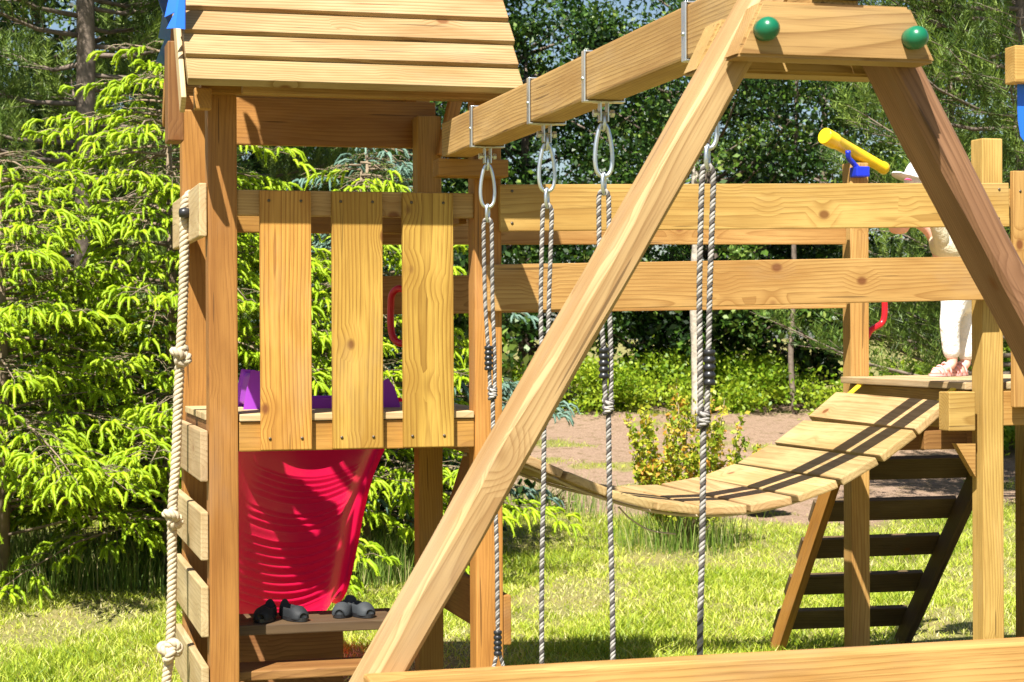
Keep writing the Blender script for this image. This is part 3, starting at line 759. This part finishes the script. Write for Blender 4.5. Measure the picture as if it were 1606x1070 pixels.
# climbing ramp
CL = thing('climbing_ladder', (3.6, 7.85, 0), 'slanted wooden climbing ladder with five dark rungs below the right tower', 'ladder')
lt, lb = P(1312, 735, Y=7.24), P(1220, 1012, Y=7.85); rt, rb = P(1536, 740, Y=7.24), P(1412, 1012, Y=7.85)
for a, b_ in ((lt, lb), (rt, rb)):
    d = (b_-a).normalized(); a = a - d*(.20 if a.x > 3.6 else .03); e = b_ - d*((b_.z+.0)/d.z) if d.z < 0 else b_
    timber('side_rail', a, e, .036, .085, (1, 0, 0), M_org if a.x < 3.6 else M_dark, CL)  # right rail gets darker wood, the shade under the deck put into colour
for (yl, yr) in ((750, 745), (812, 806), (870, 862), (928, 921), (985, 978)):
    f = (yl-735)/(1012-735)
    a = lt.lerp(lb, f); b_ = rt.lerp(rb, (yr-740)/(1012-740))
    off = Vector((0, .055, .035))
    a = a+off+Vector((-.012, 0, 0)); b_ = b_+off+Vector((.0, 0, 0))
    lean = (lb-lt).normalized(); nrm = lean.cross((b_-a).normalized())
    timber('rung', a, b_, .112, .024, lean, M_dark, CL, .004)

# toy telescope
TS = thing('toy_telescope', (aX, 7.15, E+.69), 'yellow toy telescope on blue mount atop the right tower post', 'telescope')
a = P(1293, 213, Y=7.05); b_ = P(1388, 265, Y=7.22); d = (b_-a)
G = Geo(); q_ = [-.001, 0, .002, .02, .14, .17, .19, .5, .93, .95, .999, 1.0]; rr_ = [.0305, .0315, .033, .0335, .0335, .0325, .0285, .026, .0225, .026, .0255, .0250]
G.tube([a+d*t for t in q_], rr_, 24); 
G.obj('tube', M_ylwp, TS)
G = Geo(); G.tube([b_-d*.02, b_+d*.006, b_+d*.0065, b_+d*.0068], [.019, .019, .018, .0175], 20); G.obj('eyepiece', plain('orange_plastic', (.85, .25, .01), .3), TS)
c = P(1349, 270, Y=7.08)
bm = bmesh.new(); add_box(bm, (0, 0, 0), (.058, .07, .042), bev=.006); bm_obj('mount', M_bluep and bm, M_bluep, TS, Matrix.Translation((c.x, 7.085, c.z))) if False else bm_obj('mount', bm, M_bluep, TS, Matrix.Translation((c.x, 7.085, c.z)))
G = Geo(); G.tube(catmull([Vector((c.x-.005, 7.09, c.z+.015)), P(1338, 256, Y=7.08), P(1331, 248, Y=7.07), P(1330, 237, Y=7.06)], 5), .011, 10); G.obj('bracket_arm', M_bluep, TS)

for (x, y, Yq, par) in ((1567, 297, 5.925, 'r'), (1566, 343, 5.925, 'r'), (1600, 300, 5.948, 'b'), (803, 300, 5.925, 'r'), (803, 350, 5.925, 'r')):
    p_ = P(x, y, Y=Yq); G = Geo(); G.tube([(p_.x, Yq+.002, p_.z), (p_.x, Yq-.002, p_.z)], .0048, 8)
    G.obj('screw', M_screw, bpy.data.objects['bridge_railing'] if par == 'r' else T2)

# canopy beyond the right edge
CN = thing('canopy', (4.1, 6.5, E+.9), 'timber canopy edge with blue tarpaulin hanging at the right border', 'canopy')
a = P(1588, 72, Y=6.6); b_ = P(1588, 130, Y=6.6)
bar('edge_beam', a.x, a.x+.5, 6.58, 6.66, b_.z, a.z, 'x', M_rail, CN, .005)
cl = [(1596, 128), (1596, 160), (1597, 190), (1601, 214), (1608, 224), (1625, 226), (1660, 228), (1660, 128)]
va = [P(x, y, Y=6.63) for x, y in cl]; n = len(va); G = Geo()
G.add((va+[v+Vector((0, .004, 0)) for v in va], [tuple(range(n)), tuple(range(2*n-1, n-1, -1))] + [(i, i+n, (i+1) % n+n, (i+1) % n) for i in range(n)]))
G.obj('tarpaulin', M_blue, CN, smooth=False)

# ------------------------------------------------------------------ child
CH = thing('person', P(1492, 590, Z=E+dz2), 'small child in white cap, cream top, white trousers and pink sandals, leaning to the telescope', 'person')
def skinned(name, nodes, edges, mat, parent, sub=2):
    me = bpy.data.meshes.new(name); inv = WM[parent.name].inverted()
    me.from_pydata([tuple(inv @ Vector(n_[0])) for n_ in nodes], edges, []); me.update(); me.materials.append(mat)
    o = link(bpy.data.objects.new(name, me), parent, WM[parent.name].copy())
    sk = o.modifiers.new('skin', 'SKIN')
    for i, n_ in enumerate(nodes):
        r_ = n_[1]; r_ = r_ if isinstance(r_, tuple) else (r_, r_); o.data.skin_vertices[0].data[i].radius = r_
    o.data.skin_vertices[0].data[0].use_root = True
    sk.use_smooth_shade = True
    ss = o.modifiers.new('sub', 'SUBSURF'); ss.levels = sub; ss.render_levels = sub
    return o
YC = 7.0
def C(px, py, dy=0): return P(px, py, Y=YC+dy)
hip = C(1508, 462); che = C(1490, 395); neck = C(1456, 358); head = C(1424, 318)
nodes = [(hip, .055), (C(1492, 425), .055), (che, .055), (neck, .028), (C(1436, 345), .028), (head, .062), (C(1418, 300), .06),
         (C(1497, 478, -.05), .042), (C(1490, 520, -.06), .032), (C(1494, 572, -.06), .022), (C(1478, 582, -.09), .016),
         (C(1516, 480, .05), .042), (C(1514, 522, .03), .032), (C(1515, 572, .02), .022), (C(1500, 581, -.02), .016),
         (C(1480, 385, -.06), .026), (C(1468, 352, -.10), .021), (C(1440, 330, -.10), .016), (C(1415, 318, -.08), .014),
         (C(1492, 382, .06), .026), (C(1475, 352, .10), .021), (C(1446, 332, .10), .016)]
ed = [(0,1),(1,2),(2,3),(3,4),(4,5),(5,6),(0,7),(7,8),(8,9),(9,10),(0,11),(11,12),(12,13),(13,14),(2,15),(15,16),(16,17),(17,18),(2,19),(19,20),(20,21)]
body = skinned('body', nodes, ed, M_skin, CH)
tr = [(hip, .066), (C(1495, 440), .062), (C(1496, 480, -.05), .052), (C(1489, 505, -.06), .044), (C(1491, 540, -.06), .038), (C(1494, 566, -.06), .037),
      (C(1517, 482, .05), .052), (C(1515, 510, .03), .044), (C(1515, 545, .02), .038), (C(1516, 568, .02), .037)]
skinned('trousers', tr, [(0,1),(0,2),(2,3),(3,4),(4,5),(0,6),(6,7),(7,8),(8,9)], M_white, CH)
tp = [(C(1500, 430), .070), (C(1495, 405), .070), (C(1488, 386), .066), (C(1465, 358), .045), (C(1478, 378, -.07), .036), (C(1468, 350, -.10), .030), (C(1450, 334, -.10), .024), (C(1492, 378, .07), .034), (C(1476, 352, .10), .028), (C(1456, 336, .10), .024)]
skinned('top', tp, [(0,1),(1,2),(2,3),(2,4),(4,5),(5,6),(2,7),(7,8),(8,9)], M_cream, CH)
# cap with brim
bm = bmesh.new(); bmesh.ops.create_uvsphere(bm, u_segments=28, v_segments=16, radius=1)
for v in bm.verts:
    z = v.co.z
    if z < -.12: v.co.z = -.12 + (z+.12)*.15; v.co.x *= 1.0; v.co.y *= 1.0
    r_ = 1 + .0*z
    v.co = Vector((v.co.x*.088*r_, v.co.y*.088*r_, v.co.z*.090))
    if -.02 < v.co.z + .012 < .012 and v.co.x < 0 and False: pass
rm = Matrix.Rotation(R(-12), 4, 'Y')
hc = C(1452, 280)
bm_obj('cap', bm, M_white, CH, Matrix.Translation(hc) @ rm, True)
bm = bmesh.new(); bmesh.ops.create_cone(bm, segments=32, radius1=1, radius2=1, depth=1, cap_ends=True)
for v in bm.verts:
    v.co = Vector((v.co.x*.075 - .068, v.co.y*.075, v.co.z*.006 - .012 - .10*(v.co.y*.075)**2*12))
bm_obj('cap_brim', bm, M_white, CH, Matrix.Translation(hc) @ Matrix.Rotation(R(14), 4, 'Y'), True)
G = Geo(); fc = C(1424, 282, -.095); G.tube([fc+Vector((-.015, 0, .0)), fc+Vector((-.005, 0, .003)), fc+Vector((.008, 0, .001)), fc+Vector((.018, 0, -.002))], [.001, .004, .004, .001], 8); G.obj('cap_motif', M_pinkd, CH)
# face: eyes, nose, mouth, ears (turned to the telescope)
fdir = Vector((-.80, -.60, -.15)).normalized(); hx = fdir.cross(Vector((0, 0, 1))).normalized()
for sg in (-1, 1):
    bm = bmesh.new(); bmesh.ops.create_uvsphere(bm, u_segments=12, v_segments=8, radius=.008)
    bm_obj('eye', bm, M_black, CH, Matrix.Translation(head + fdir*.058 + hx*sg*.024 + Vector((0, 0, .006))), True)
    bm = bmesh.new(); bmesh.ops.create_uvsphere(bm, u_segments=12, v_segments=8, radius=.014)
    bm_obj('ear', bm, M_skin, CH, Matrix.Translation(head + hx*sg*.064 + Vector((0, 0, -.004))), True)
bm = bmesh.new(); bmesh.ops.create_uvsphere(bm, u_segments=12, v_segments=8, radius=.009); bm_obj('nose', bm, M_skin, CH, Matrix.Translation(head + fdir*.066 + Vector((0, 0, -.014))), True)
bm = bmesh.new(); bmesh.ops.create_uvsphere(bm, u_segments=12, v_segments=8, radius=.010); bmesh.ops.scale(bm, vec=(1, 1, .35), verts=bm.verts); bm_obj('mouth', bm, M_pinkd, CH, Matrix.Translation(head + fdir*.057 + Vector((0, 0, -.035))), True)
bm = bmesh.new(); bmesh.ops.create_uvsphere(bm, u_segments=20, v_segments=12, radius=1)
for v in bm.verts: v.co = Vector((v.co.x*.058, v.co.y*.058, v.co.z*.045 + (.010 if abs(v.co.x) > .5 else 0)))
bm_obj('chin', bm, M_skin, CH, Matrix.Translation(C(1410, 350)), True)
# sandals with feet
for (x, dy, rz) in ((1476, -.08, 2.6), (1500, -.02, 2.7)):
    foot = P(x, 586, Y=YC+dy); M = Matrix.Translation((foot.x, YC+dy, E+dz2+.0)) @ Matrix.Rotation(math.pi+R(22), 4, 'Z')
    bm = bmesh.new(); bmesh.ops.create_cone(bm, segments=28, radius1=1, radius2=1, depth=1, cap_ends=True)
    for v in bm.verts: v.co = Vector((v.co.x*.066, v.co.y*(.027+.004*(v.co.x > 0)), v.co.z*.010+.007))
    sh = bm_obj('sandal', bm, M_pink, CH, M)
    bm = bmesh.new(); bmesh.ops.create_uvsphere(bm, u_segments=20, v_segments=12, radius=1)
    for v in bm.verts: v.co = Vector((v.co.x*.058, v.co.y*.023, max(-.2, v.co.z)*(.026 - .010*v.co.x) + .016))
    bm_obj('foot', bm, M_skin, sh, M, True)
    G = Geo()
    for (xx, hh_) in ((.028, .024), (.005, .034), (-.025, .045)):
        G.tube([M @ Vector((xx+.006*math.cos(a*2), .027*math.sin(a), .010+hh_*max(0, math.cos(a)))) for a in np.linspace(-1.57, 1.57, 11)], .0045, 6)
    G.obj('strap', M_pink, sh)

# ------------------------------------------------------------------ trees and shrubs
def leaf_cloud(centers, spreads, per, size, updown=.5):
    c = np.repeat(centers, per, 0); s = np.repeat(spreads, per)
    n = len(c); p = c + rng.normal(0, 1, (n, 3))*s[:, None]*np.array([1, 1, .62])
    nr = rng.normal(0, 1, (n, 3)); nr[:, 2] += updown; nr /= np.linalg.norm(nr, axis=1)[:, None]
    t = np.cross(nr, rng.normal(0, 1, (n, 3))); t /= np.linalg.norm(t, axis=1)[:, None]; bt = np.cross(nr, t)
    L = size*rng.uniform(.6, 1.3, n)[:, None]
    V = np.stack([p - t*L*.5, p + bt*L*.30 + nr*L*.06, p + t*L*.55, p - bt*L*.30 + nr*L*.06], 1).reshape(-1, 3)
    cv = np.repeat(rng.uniform(-.38, .30, len(centers)), per)
    var = np.clip(.45 + cv + rng.normal(0, .2, n), 0, 1)
    return V, np.repeat(var, 4)
def tri_needles(p0, ax, length, rad, n, nl, var, lean=.75):
    """needles around shoots: p0 (m,K,3) polyline points"""
    m, K = p0.shape[:2]
    idx = rng.uniform(0, K-1.001, (m, n)); i0 = idx.astype(int); f = (idx-i0)[..., None]
    ar = np.arange(m)[:, None]; p = p0[ar, i0]*(1-f) + p0[ar, i0+1]*f
    t = p0[ar, i0+1]-p0[ar, i0]; t /= np.linalg.norm(t, axis=2)[..., None] + 1e-9
    r = rng.normal(0, 1, (m, n, 3)); r -= t*(r*t).sum(2)[..., None]; r /= np.linalg.norm(r, axis=2)[..., None] + 1e-9
    d = r + t*lean; d /= np.linalg.norm(d, axis=2)[..., None]
    w = np.cross(d, rng.normal(0, 1, (m, n, 3))); w /= np.linalg.norm(w, axis=2)[..., None] + 1e-9
    ln = nl*rng.uniform(.7, 1.15, (m, n, 1))
    V = np.stack([p - w*rad, p + w*rad, p + d*ln], 2).reshape(-1, 3)
    vv = np.repeat(np.clip(var[:, None] + rng.normal(0, .1, (m, n)), 0, 1).ravel(), 3)
    return V, vv
def spruce_parts(height, radius, seed, droop=.3, zmin=.25, levels=17, per=9):
    r = random.Random(seed); wood_g = Geo(); shoots = []; olds = []
    wood_g.tube([Vector((0, 0, -.1)), Vector((.02, .01, height*.5)), Vector((0, 0, height*.95))], [.05, .03, .006], 8)
    Z = Vector((0, 0, 1))
    for k in range(levels*per):
        f = (k+r.random())/(levels*per); z = zmin + (height*.97-zmin)*f
        Lk = (radius*(1-f)**.65 + .14)*r.uniform(.45, 1.15); az = r.uniform(0, 2*math.pi)
        dr = Vector((math.cos(az), math.sin(az), 0)); side = Vector((-dr.y, dr.x, 0))
        up = r.uniform(.05, .45); dp = droop*r.uniform(.6, 1.5); bend = r.uniform(-.25, .25)
        def bp(t): return dr*Lk*t + side*bend*Lk*t*t + Vector((0, 0, z + Lk*(up*t - dp*t*t)))
        wood_g.tube([bp(t) for t in (0, .3, .6, .85, 1)], [.011, .008, .006, .004, .002], 4)
        nt_ = max(3, int(Lk/.10))
        for q_ in range(nt_+1):
            t = min(1, .22 + .80*(q_+r.random()*.6)/nt_); b0 = bp(t)
            for sg in ((-1, 1) if q_ < nt_ else (0,)):
                if sg and r.random() < .15: continue
                tl = (.08 + .22*(1-t)*Lk + .06)*r.uniform(.5, 1.2)
                dd = (dr*r.uniform(.5, 1.0) + side*sg*r.uniform(.6, 1.1) + Z*r.uniform(-.3, .15)).normalized()
                tw_ = [b0, b0+dd*tl*.5+Z*.01, b0+dd*tl-Z*.15*tl]
                wood_g.tube(tw_, [.003, .0025, .0015], 3)
                olds.append([tw_[0], tw_[1], tw_[2], tw_[2]+dd*.01])
                hd = dd.cross(Z).normalized()
                if t*Lk > .25*radius or r.random() < .3:
                    ns = r.choice((3, 4, 5))
                    for s_ in range(ns):
                        ww = 1-.22*s_*r.random(); bb = tw_[0].lerp(tw_[2], ww)
                        sw = 0 if s_ == 0 else (-1 if s_ % 2 else 1)*r.uniform(.5, 1.2)
                        d_ = (dd + hd*sw + Z*r.uniform(-.2, .25)).normalized(); sl = r.uniform(.05, .135); g_ = r.uniform(.45, 1.0)
                        shoots.append([bb, bb+d_*sl*.38+Z*.003, bb+d_*sl*.70-Z*.22*sl*g_, bb+d_*sl*.88-Z*.65*sl*g_])
    return wood_g, np.array([[tuple(p) for p in s_] for s_ in shoots]), np.array([[tuple(p) for p in s_] for s_ in olds])
def shoot_cores(sh, rad, var, n=5):
    m, K = sh.shape[:2]; t = np.gradient(sh, axis=1); t /= np.linalg.norm(t, axis=2)[..., None]
    ref = np.tile(np.array([.31, .22, .93]), (m, K, 1)); u = np.cross(t, ref); u /= np.linalg.norm(u, axis=2)[..., None]; w = np.cross(t, u)
    rr_ = np.array([.55, 1.0, .95, .35])*rad; a = np.arange(n)*2*np.pi/n
    V = sh[:, :, None] + (u[:, :, None]*np.cos(a)[None, None, :, None] + w[:, :, None]*np.sin(a)[None, None, :, None])*rr_[None, :, None, None]
    base = (np.arange(m)*K*n)[:, None, None]; kk = np.arange(K-1)[None, :, None]; q = np.arange(n)[None, None, :]; q2 = (q+1) % n
    F = np.stack([base+kk*n+q, base+kk*n+q2, base+(kk+1)*n+q2, base+(kk+1)*n+q], -1).reshape(-1, 4)
    return V.reshape(-1, 3), F, np.repeat(var, K*n)
def place_mesh(name, V, var, nv, mat, parent):
    n = len(V)//nv
    return np_mesh(name, V, np.arange(n*nv), np.arange(n)*nv, var, mat, parent, WM[parent.name].copy())
def make_spruce(name, loc, height, radius, seed, label, rz=0, newmat=None, **kw):
    t = thing(name, loc, label, 'spruce', None, rz)
    wg, sh, old = spruce_parts(height, radius, seed, **kw)
    print('spruce', seed, len(sh), len(old))
    mesh_obj('trunk', wg.V, wg.F, M_stwig, t, WM[t.name].copy(), True)
    sv = rng.uniform(.2, .95, len(sh))
    Vc, Fc, vc = shoot_cores(sh, .0086, sv*.75)
    V1, v1 = tri_needles(sh, None, 0, .0027, 58, .0170, sv, lean=.95)
    nc = len(Vc); loops = np.concatenate([Fc.ravel(), nc + np.arange(len(V1))])
    st = np.concatenate([np.arange(len(Fc))*4, len(Fc)*4 + np.arange(len(V1)//3)*3])
    np_mesh('new_shoots', np.concatenate([Vc, V1]), loops, st, np.concatenate([vc, v1]), newmat or M_lime, t, WM[t.name].copy())
    V2, v2 = tri_needles(old, None, 0, .0016, 46, .017, rng.uniform(.1, .9, len(old)), lean=.8)
    place_mesh('needles', V2, v2, 3, M_spr, t)
    return t
make_spruce('spruce_tree', (.0, 10.6, 0), 2.45, 1.25, 3, 'low spreading spruce with lime green new shoots at the far left', zmin=.3, levels=17)
make_spruce('spruce_tree', (.92, 10.9, 0), 3.2, 1.2, 9, 'tallest lime green spruce, right behind the left tower post and knotted rope', levels=20, zmin=.3)
make_spruce('spruce_tree', (2.06, 11.1, 0), 2.5, .95, 14, 'smaller lime green spruce seen through the guard boards and under the tower', levels=13, zmin=.3)
make_spruce('blue_spruce', (2.3, 12.2, 0), 2.85, 1.2, 21, 'pale blue-green spruce behind the lime green ones, right of the guard boards', levels=10, per=7, newmat=M_bsp)

def make_pine(loc, height, r0, seed, label, cone=.5, nb=105, zlo=.9):
    r = random.Random(seed); t = thing('pine_tree', loc, label, 'pine', 'pines behind the playground'); G = Geo()
    G.tube([Vector((0, 0, -.1)), Vector((.05, 0, height*.4)), Vector((0, .05, height))], [.085, .07, .02], 10); tips = []
    for k in range(nb):
        z = zlo + (height-zlo)*k/nb; az = r.uniform(0, 6.283); Lk = r0*(1-.75*(k/nb))*r.uniform(.6, 1.1)
        dr = Vector((math.cos(az), math.sin(az), 0)); sd_ = Vector((-dr.y, dr.x, 0))
        def bp(q): return dr*Lk*q + Vector((0, 0, z + .35*Lk*q*q - .12*Lk*q))
        G.tube([bp(q) for q in (0, .35, .7, 1)], [.022, .016, .010, .004], 5)
        for q in np.linspace(.3, 1, 9):
            b0 = bp(q)
            for sg in (-1, 1):
                d_ = (dr*.7 + sd_*sg*r.uniform(.4, 1.2) + Vector((0, 0, r.uniform(0, .6)))).normalized(); l_ = r.uniform(.15, .4)
                e_ = b0+d_*l_; G.tube([b0, e_], [.005, .002], 3)
                for w_ in (.35, .6, .8, 1): 
                    c_ = b0.lerp(e_, w_); tips.append([c_, c_+(d_+Vector((0, 0, .5)))*.05, c_+(d_+Vector((0, 0, .9)))*.10, c_+(d_+Vector((0, 0, 1.2)))*.13])
    mesh_obj('trunk', G.V, G.F, M_bark, t, WM[t.name].copy(), True)
    a = np.array([[tuple(p) for p in s_] for s_ in tips])
    V1, v1 = tri_needles(a, None, 0, .0040, 26, .085, rng.uniform(.1, .95, len(a)), lean=1.0)
    place_mesh('crown', V1, v1, 3, M_pine, t); return t
p1 = make_pine((.58, 14.5, .05), 8.5, 1.9, 1, 'pine with grey bare-twigged trunk, upper left behind the lime green spruce')
def copy_tree(src, loc, rz, label, sc=1.0, group=None):
    c = src.copy(); COL.objects.link(c); c.matrix_basis = Matrix.Translation(loc) @ Matrix.Rotation(rz, 4, 'Z') @ Matrix.Scale(sc, 4)
    c['label'] = label
    if group: c['group'] = group
    for ch in list(src.children):
        d_ = ch.copy(); COL.objects.link(d_); d_.parent = c
    return c
copy_tree(p1, (7.9, 13.6, .1), 2.1, 'bushy pine at the upper right behind the right tower')
copy_tree(p1, (9.9, 16.5, .2), 4.1, 'pine partly cut by the right border behind the other pines', 1.1)
copy_tree(p1, (-1.2, 16.0, .2), 3.3, 'pine at the left border, behind the grey-trunked pine', 1.05)
copy_tree(p1, (1.9, 17.5, .3), 5.0, 'pine rising behind the plank roof of the left tower', 1.0)

def make_broadleaf(loc, height, cr, seed, label, nclump=120, per=230, size=.072, zlo=.15, mat=None, name='tree', cat='tree', group='broadleaf trees behind the playground', trunk=.11, spread=.34):
    r = random.Random(seed); t = thing(name, loc, label, cat, group); G = Geo(); cs = []
    for k in range(nclump):
        u = r.random(); z = height*(zlo + (1-zlo)*u); rad = cr*math.sqrt(max(.05, 1-((u-.42)/.62)**2))
        a = r.uniform(0, 6.283); q = r.random()**.45
        cs.append((math.cos(a)*rad*q, math.sin(a)*rad*q, z))
    G.tube([Vector((0, 0, -.2)), Vector((.06, .03, height*.3)), Vector((-.04, 0, height*.62)), Vector((.02, 0, height*.9))], [trunk, trunk*.8, trunk*.5, trunk*.15], 9)
    for c_ in cs[::3]:
        c_ = Vector(c_); z0 = max(height*.06, c_.z-.35*math.hypot(c_.x, c_.y)-.15)
        G.tube([Vector((0, 0, z0)), Vector((c_.x*.5, c_.y*.5, z0+(c_.z-z0)*.35)), c_], [trunk*.28, trunk*.16, trunk*.05], 5)
    mesh_obj('trunk', G.V, G.F, M_bark, t, WM[t.name].copy(), True)
    V, vv = leaf_cloud(np.array(cs), np.array([spread*r.uniform(.6, 1.2) for _ in cs]), per, size)
    place_mesh('crown', V, vv, 4, mat or M_leaf, t); return t
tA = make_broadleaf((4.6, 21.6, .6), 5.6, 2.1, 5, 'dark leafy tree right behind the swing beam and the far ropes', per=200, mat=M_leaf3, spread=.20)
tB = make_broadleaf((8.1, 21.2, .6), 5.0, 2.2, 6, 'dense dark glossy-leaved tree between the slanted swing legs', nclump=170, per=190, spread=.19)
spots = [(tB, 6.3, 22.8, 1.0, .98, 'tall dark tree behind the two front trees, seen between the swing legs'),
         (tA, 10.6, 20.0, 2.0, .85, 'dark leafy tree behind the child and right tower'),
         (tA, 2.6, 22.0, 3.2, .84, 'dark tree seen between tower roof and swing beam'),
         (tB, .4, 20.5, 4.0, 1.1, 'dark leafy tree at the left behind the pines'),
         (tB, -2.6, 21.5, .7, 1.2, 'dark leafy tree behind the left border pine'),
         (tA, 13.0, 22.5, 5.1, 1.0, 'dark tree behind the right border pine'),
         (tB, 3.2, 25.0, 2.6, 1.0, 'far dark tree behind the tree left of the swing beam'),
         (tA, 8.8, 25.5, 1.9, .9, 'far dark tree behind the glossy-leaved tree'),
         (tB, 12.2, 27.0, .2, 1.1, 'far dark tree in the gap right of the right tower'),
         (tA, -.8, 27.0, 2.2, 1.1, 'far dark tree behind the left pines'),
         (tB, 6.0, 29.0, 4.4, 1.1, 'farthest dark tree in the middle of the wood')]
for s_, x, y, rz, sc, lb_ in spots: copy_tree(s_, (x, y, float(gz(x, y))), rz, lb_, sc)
# bare trunks
def bare(px, Yt, rr, label, h=5):
    c = P(px, 560, Y=Yt); t = thing('bare_trunk_tree', (c.x, Yt, float(gz(c.x, Yt))), label, 'tree'); G = Geo()
    pp = [Vector((random.uniform(-1, 1)*.06*(k>0), random.uniform(-1, 1)*.05*(k>0), -.1 + (h+.1)*k/7)) for k in range(8)]; pc = catmull(pp, 4); G.tube(pc, [rr*(1-.6*i/len(pc))*random.uniform(.93, 1.07) for i in range(len(pc))], 10)
    mesh_obj('trunk', G.V, G.F, M_barkl if rr > .05 else M_bark, t, WM[t.name].copy(), True)
    V, vv = leaf_cloud(np.array([(random.uniform(-.8, .8), random.uniform(-.8, .8), h*random.uniform(.7, 1.05)) for _ in range(20)]), np.full(20, .3), 150, .06)
    place_mesh('crown', V, vv, 4, M_leaf, t)
M_barkl = plain('pale_bark', (.42, .37, .30), .9, 0, .8, 30, .4, vs=18)
bare(1094, 19.5, .07, 'tree with pale mottled trunk below the lower bridge plank')
bare(1247, 19.7, .035, 'tree with thin dark stem right of the pale mottled trunk')
# undergrowth
sA = make_broadleaf((5.0, 20.4, float(gz(5.0, 20.4))), .50, .95, 31, 'low bright green shrub at the edge of the bare soil, left of the pale trunk', 46, 170, .055, .05, M_leaf2, 'shrub', 'shrub', 'low bright shrubs along the wood edge', .02, .14)
for i, (x, y, rz, sc, lb_) in enumerate([(6.1, 20.3, 1, .95, 'low bright shrub just left of the yellowing bush top'), (7.2, 20.5, 2, 1.0, 'low bright shrub just right of the yellowing bush'),
        (8.3, 20.3, 3, .95, 'low bright shrub below the tall post of the right tower'), (9.3, 17.6, 4, 1.3, 'bright shrub behind the sandals of the child'), (4.0, 20.2, 5, 1.0, 'low bright shrub behind the slanted swing leg'),
        (3.0, 19.8, .5, 1.1, 'low bright shrub behind the tower post'), (10.6, 18.0, 2.4, 1.4, 'bright shrub right of the right tower')]):
    copy_tree(sA, (x, y, float(gz(x, y))), rz, lb_, sc)
bB = make_broadleaf((7.6, 21.0, .6), 1.6, .9, 41, 'waist-high dark bush with broad leaves right of the bare soil', 50, 150, .085, .05, M_leaf, 'bush', 'bush', 'dark bushes at the wood edge', .03, .18)
copy_tree(bB, (8.9, 20.9, .6), 2, 'dark broad-leaved bush left of the tall right tower post', 1.15)
copy_tree(bB, (4.1, 19.4, .4), 4, 'dark bush behind the far swing ropes', 1.3)
copy_tree(bB, (1.0, 12.4, 0), 1, 'dark bush filling the space under the far left spruces', .85)
copy_tree(bB, (-.1, 12.6, 0), 3, 'dark bush at the left border behind the spruce foot', .85)
copy_tree(bB, (2.5, 12.6, 0), 5, 'dark bush seen under the left tower right of the slide', .85)
# yellowing bush in front of the soil patch
def stem_bush(loc, h, rad, seed, label):
    r = random.Random(seed); t = thing('young_bush', loc, label, 'bush'); G = Geo(); cs = []
    for k in range(40):
        a = r.uniform(0, 6.283); q = r.random()**.6; hh_ = h*r.uniform(.55, 1.0)*(1-.3*q)
        tip = Vector((math.cos(a)*rad*q, math.sin(a)*rad*q, hh_)); b0 = Vector((tip.x*.15, tip.y*.15, 0))
        mid = b0.lerp(tip, .5) + Vector((tip.x*.12, tip.y*.12, 0)); G.tube([b0, mid, tip], [.006, .005, .002], 4)
        for w_ in np.linspace(.36, 1, 24): cs.append(tuple(b0.lerp(mid, w_*2) if w_ < .5 else mid.lerp(tip, w_*2-1)))
    mesh_obj('stems', G.V, G.F, M_twig, t, WM[t.name].copy(), True)
    V, vv = leaf_cloud(np.array(cs), np.full(len(cs), .017), 6, .040, .2)
    place_mesh('crown', V, np.clip((vv-.45)*1.6+.42, 0, 1), 4, M_bush, t)
c = P(1070, 858, Z=0.0)
stem_bush((c.x, c.y, 0), 1.22, .44, 3, 'upright young bush with yellow-green and orange leaves in front of the bare soil')
c = P(1165, 800, Z=0.05); stem_bush((c.x+.1, c.y, .02), .55, .22, 5, 'smaller yellowing bush just right of the larger one, behind the bridge planks')
# dead stump / root mass
c = P(855, 800, Z=.05); t = thing('tree_stump', (c.x, c.y, 0), 'grey upturned root stump with dry twigs in the grass behind the swing ropes', 'stump')
G = Geo(); r = random.Random(4)
for k in range(60):
    a = r.uniform(0, 6.28); e_ = Vector((math.cos(a)*.30*r.random(), math.sin(a)*.30*r.random(), r.uniform(.02, .34)))
    m2 = e_*.5+Vector((r.uniform(-.06, .06), r.uniform(-.06, .06), r.uniform(0, .08))); G.tube([Vector((0, 0, .05)), m2, e_], [.03, .012, .003], 5)
mesh_obj('roots', G.V, G.F, M_twig, t, WM[t.name].copy(), True)
print('objects', len(bpy.data.objects), 'verts', sum(len(m.vertices) for m in bpy.data.meshes))
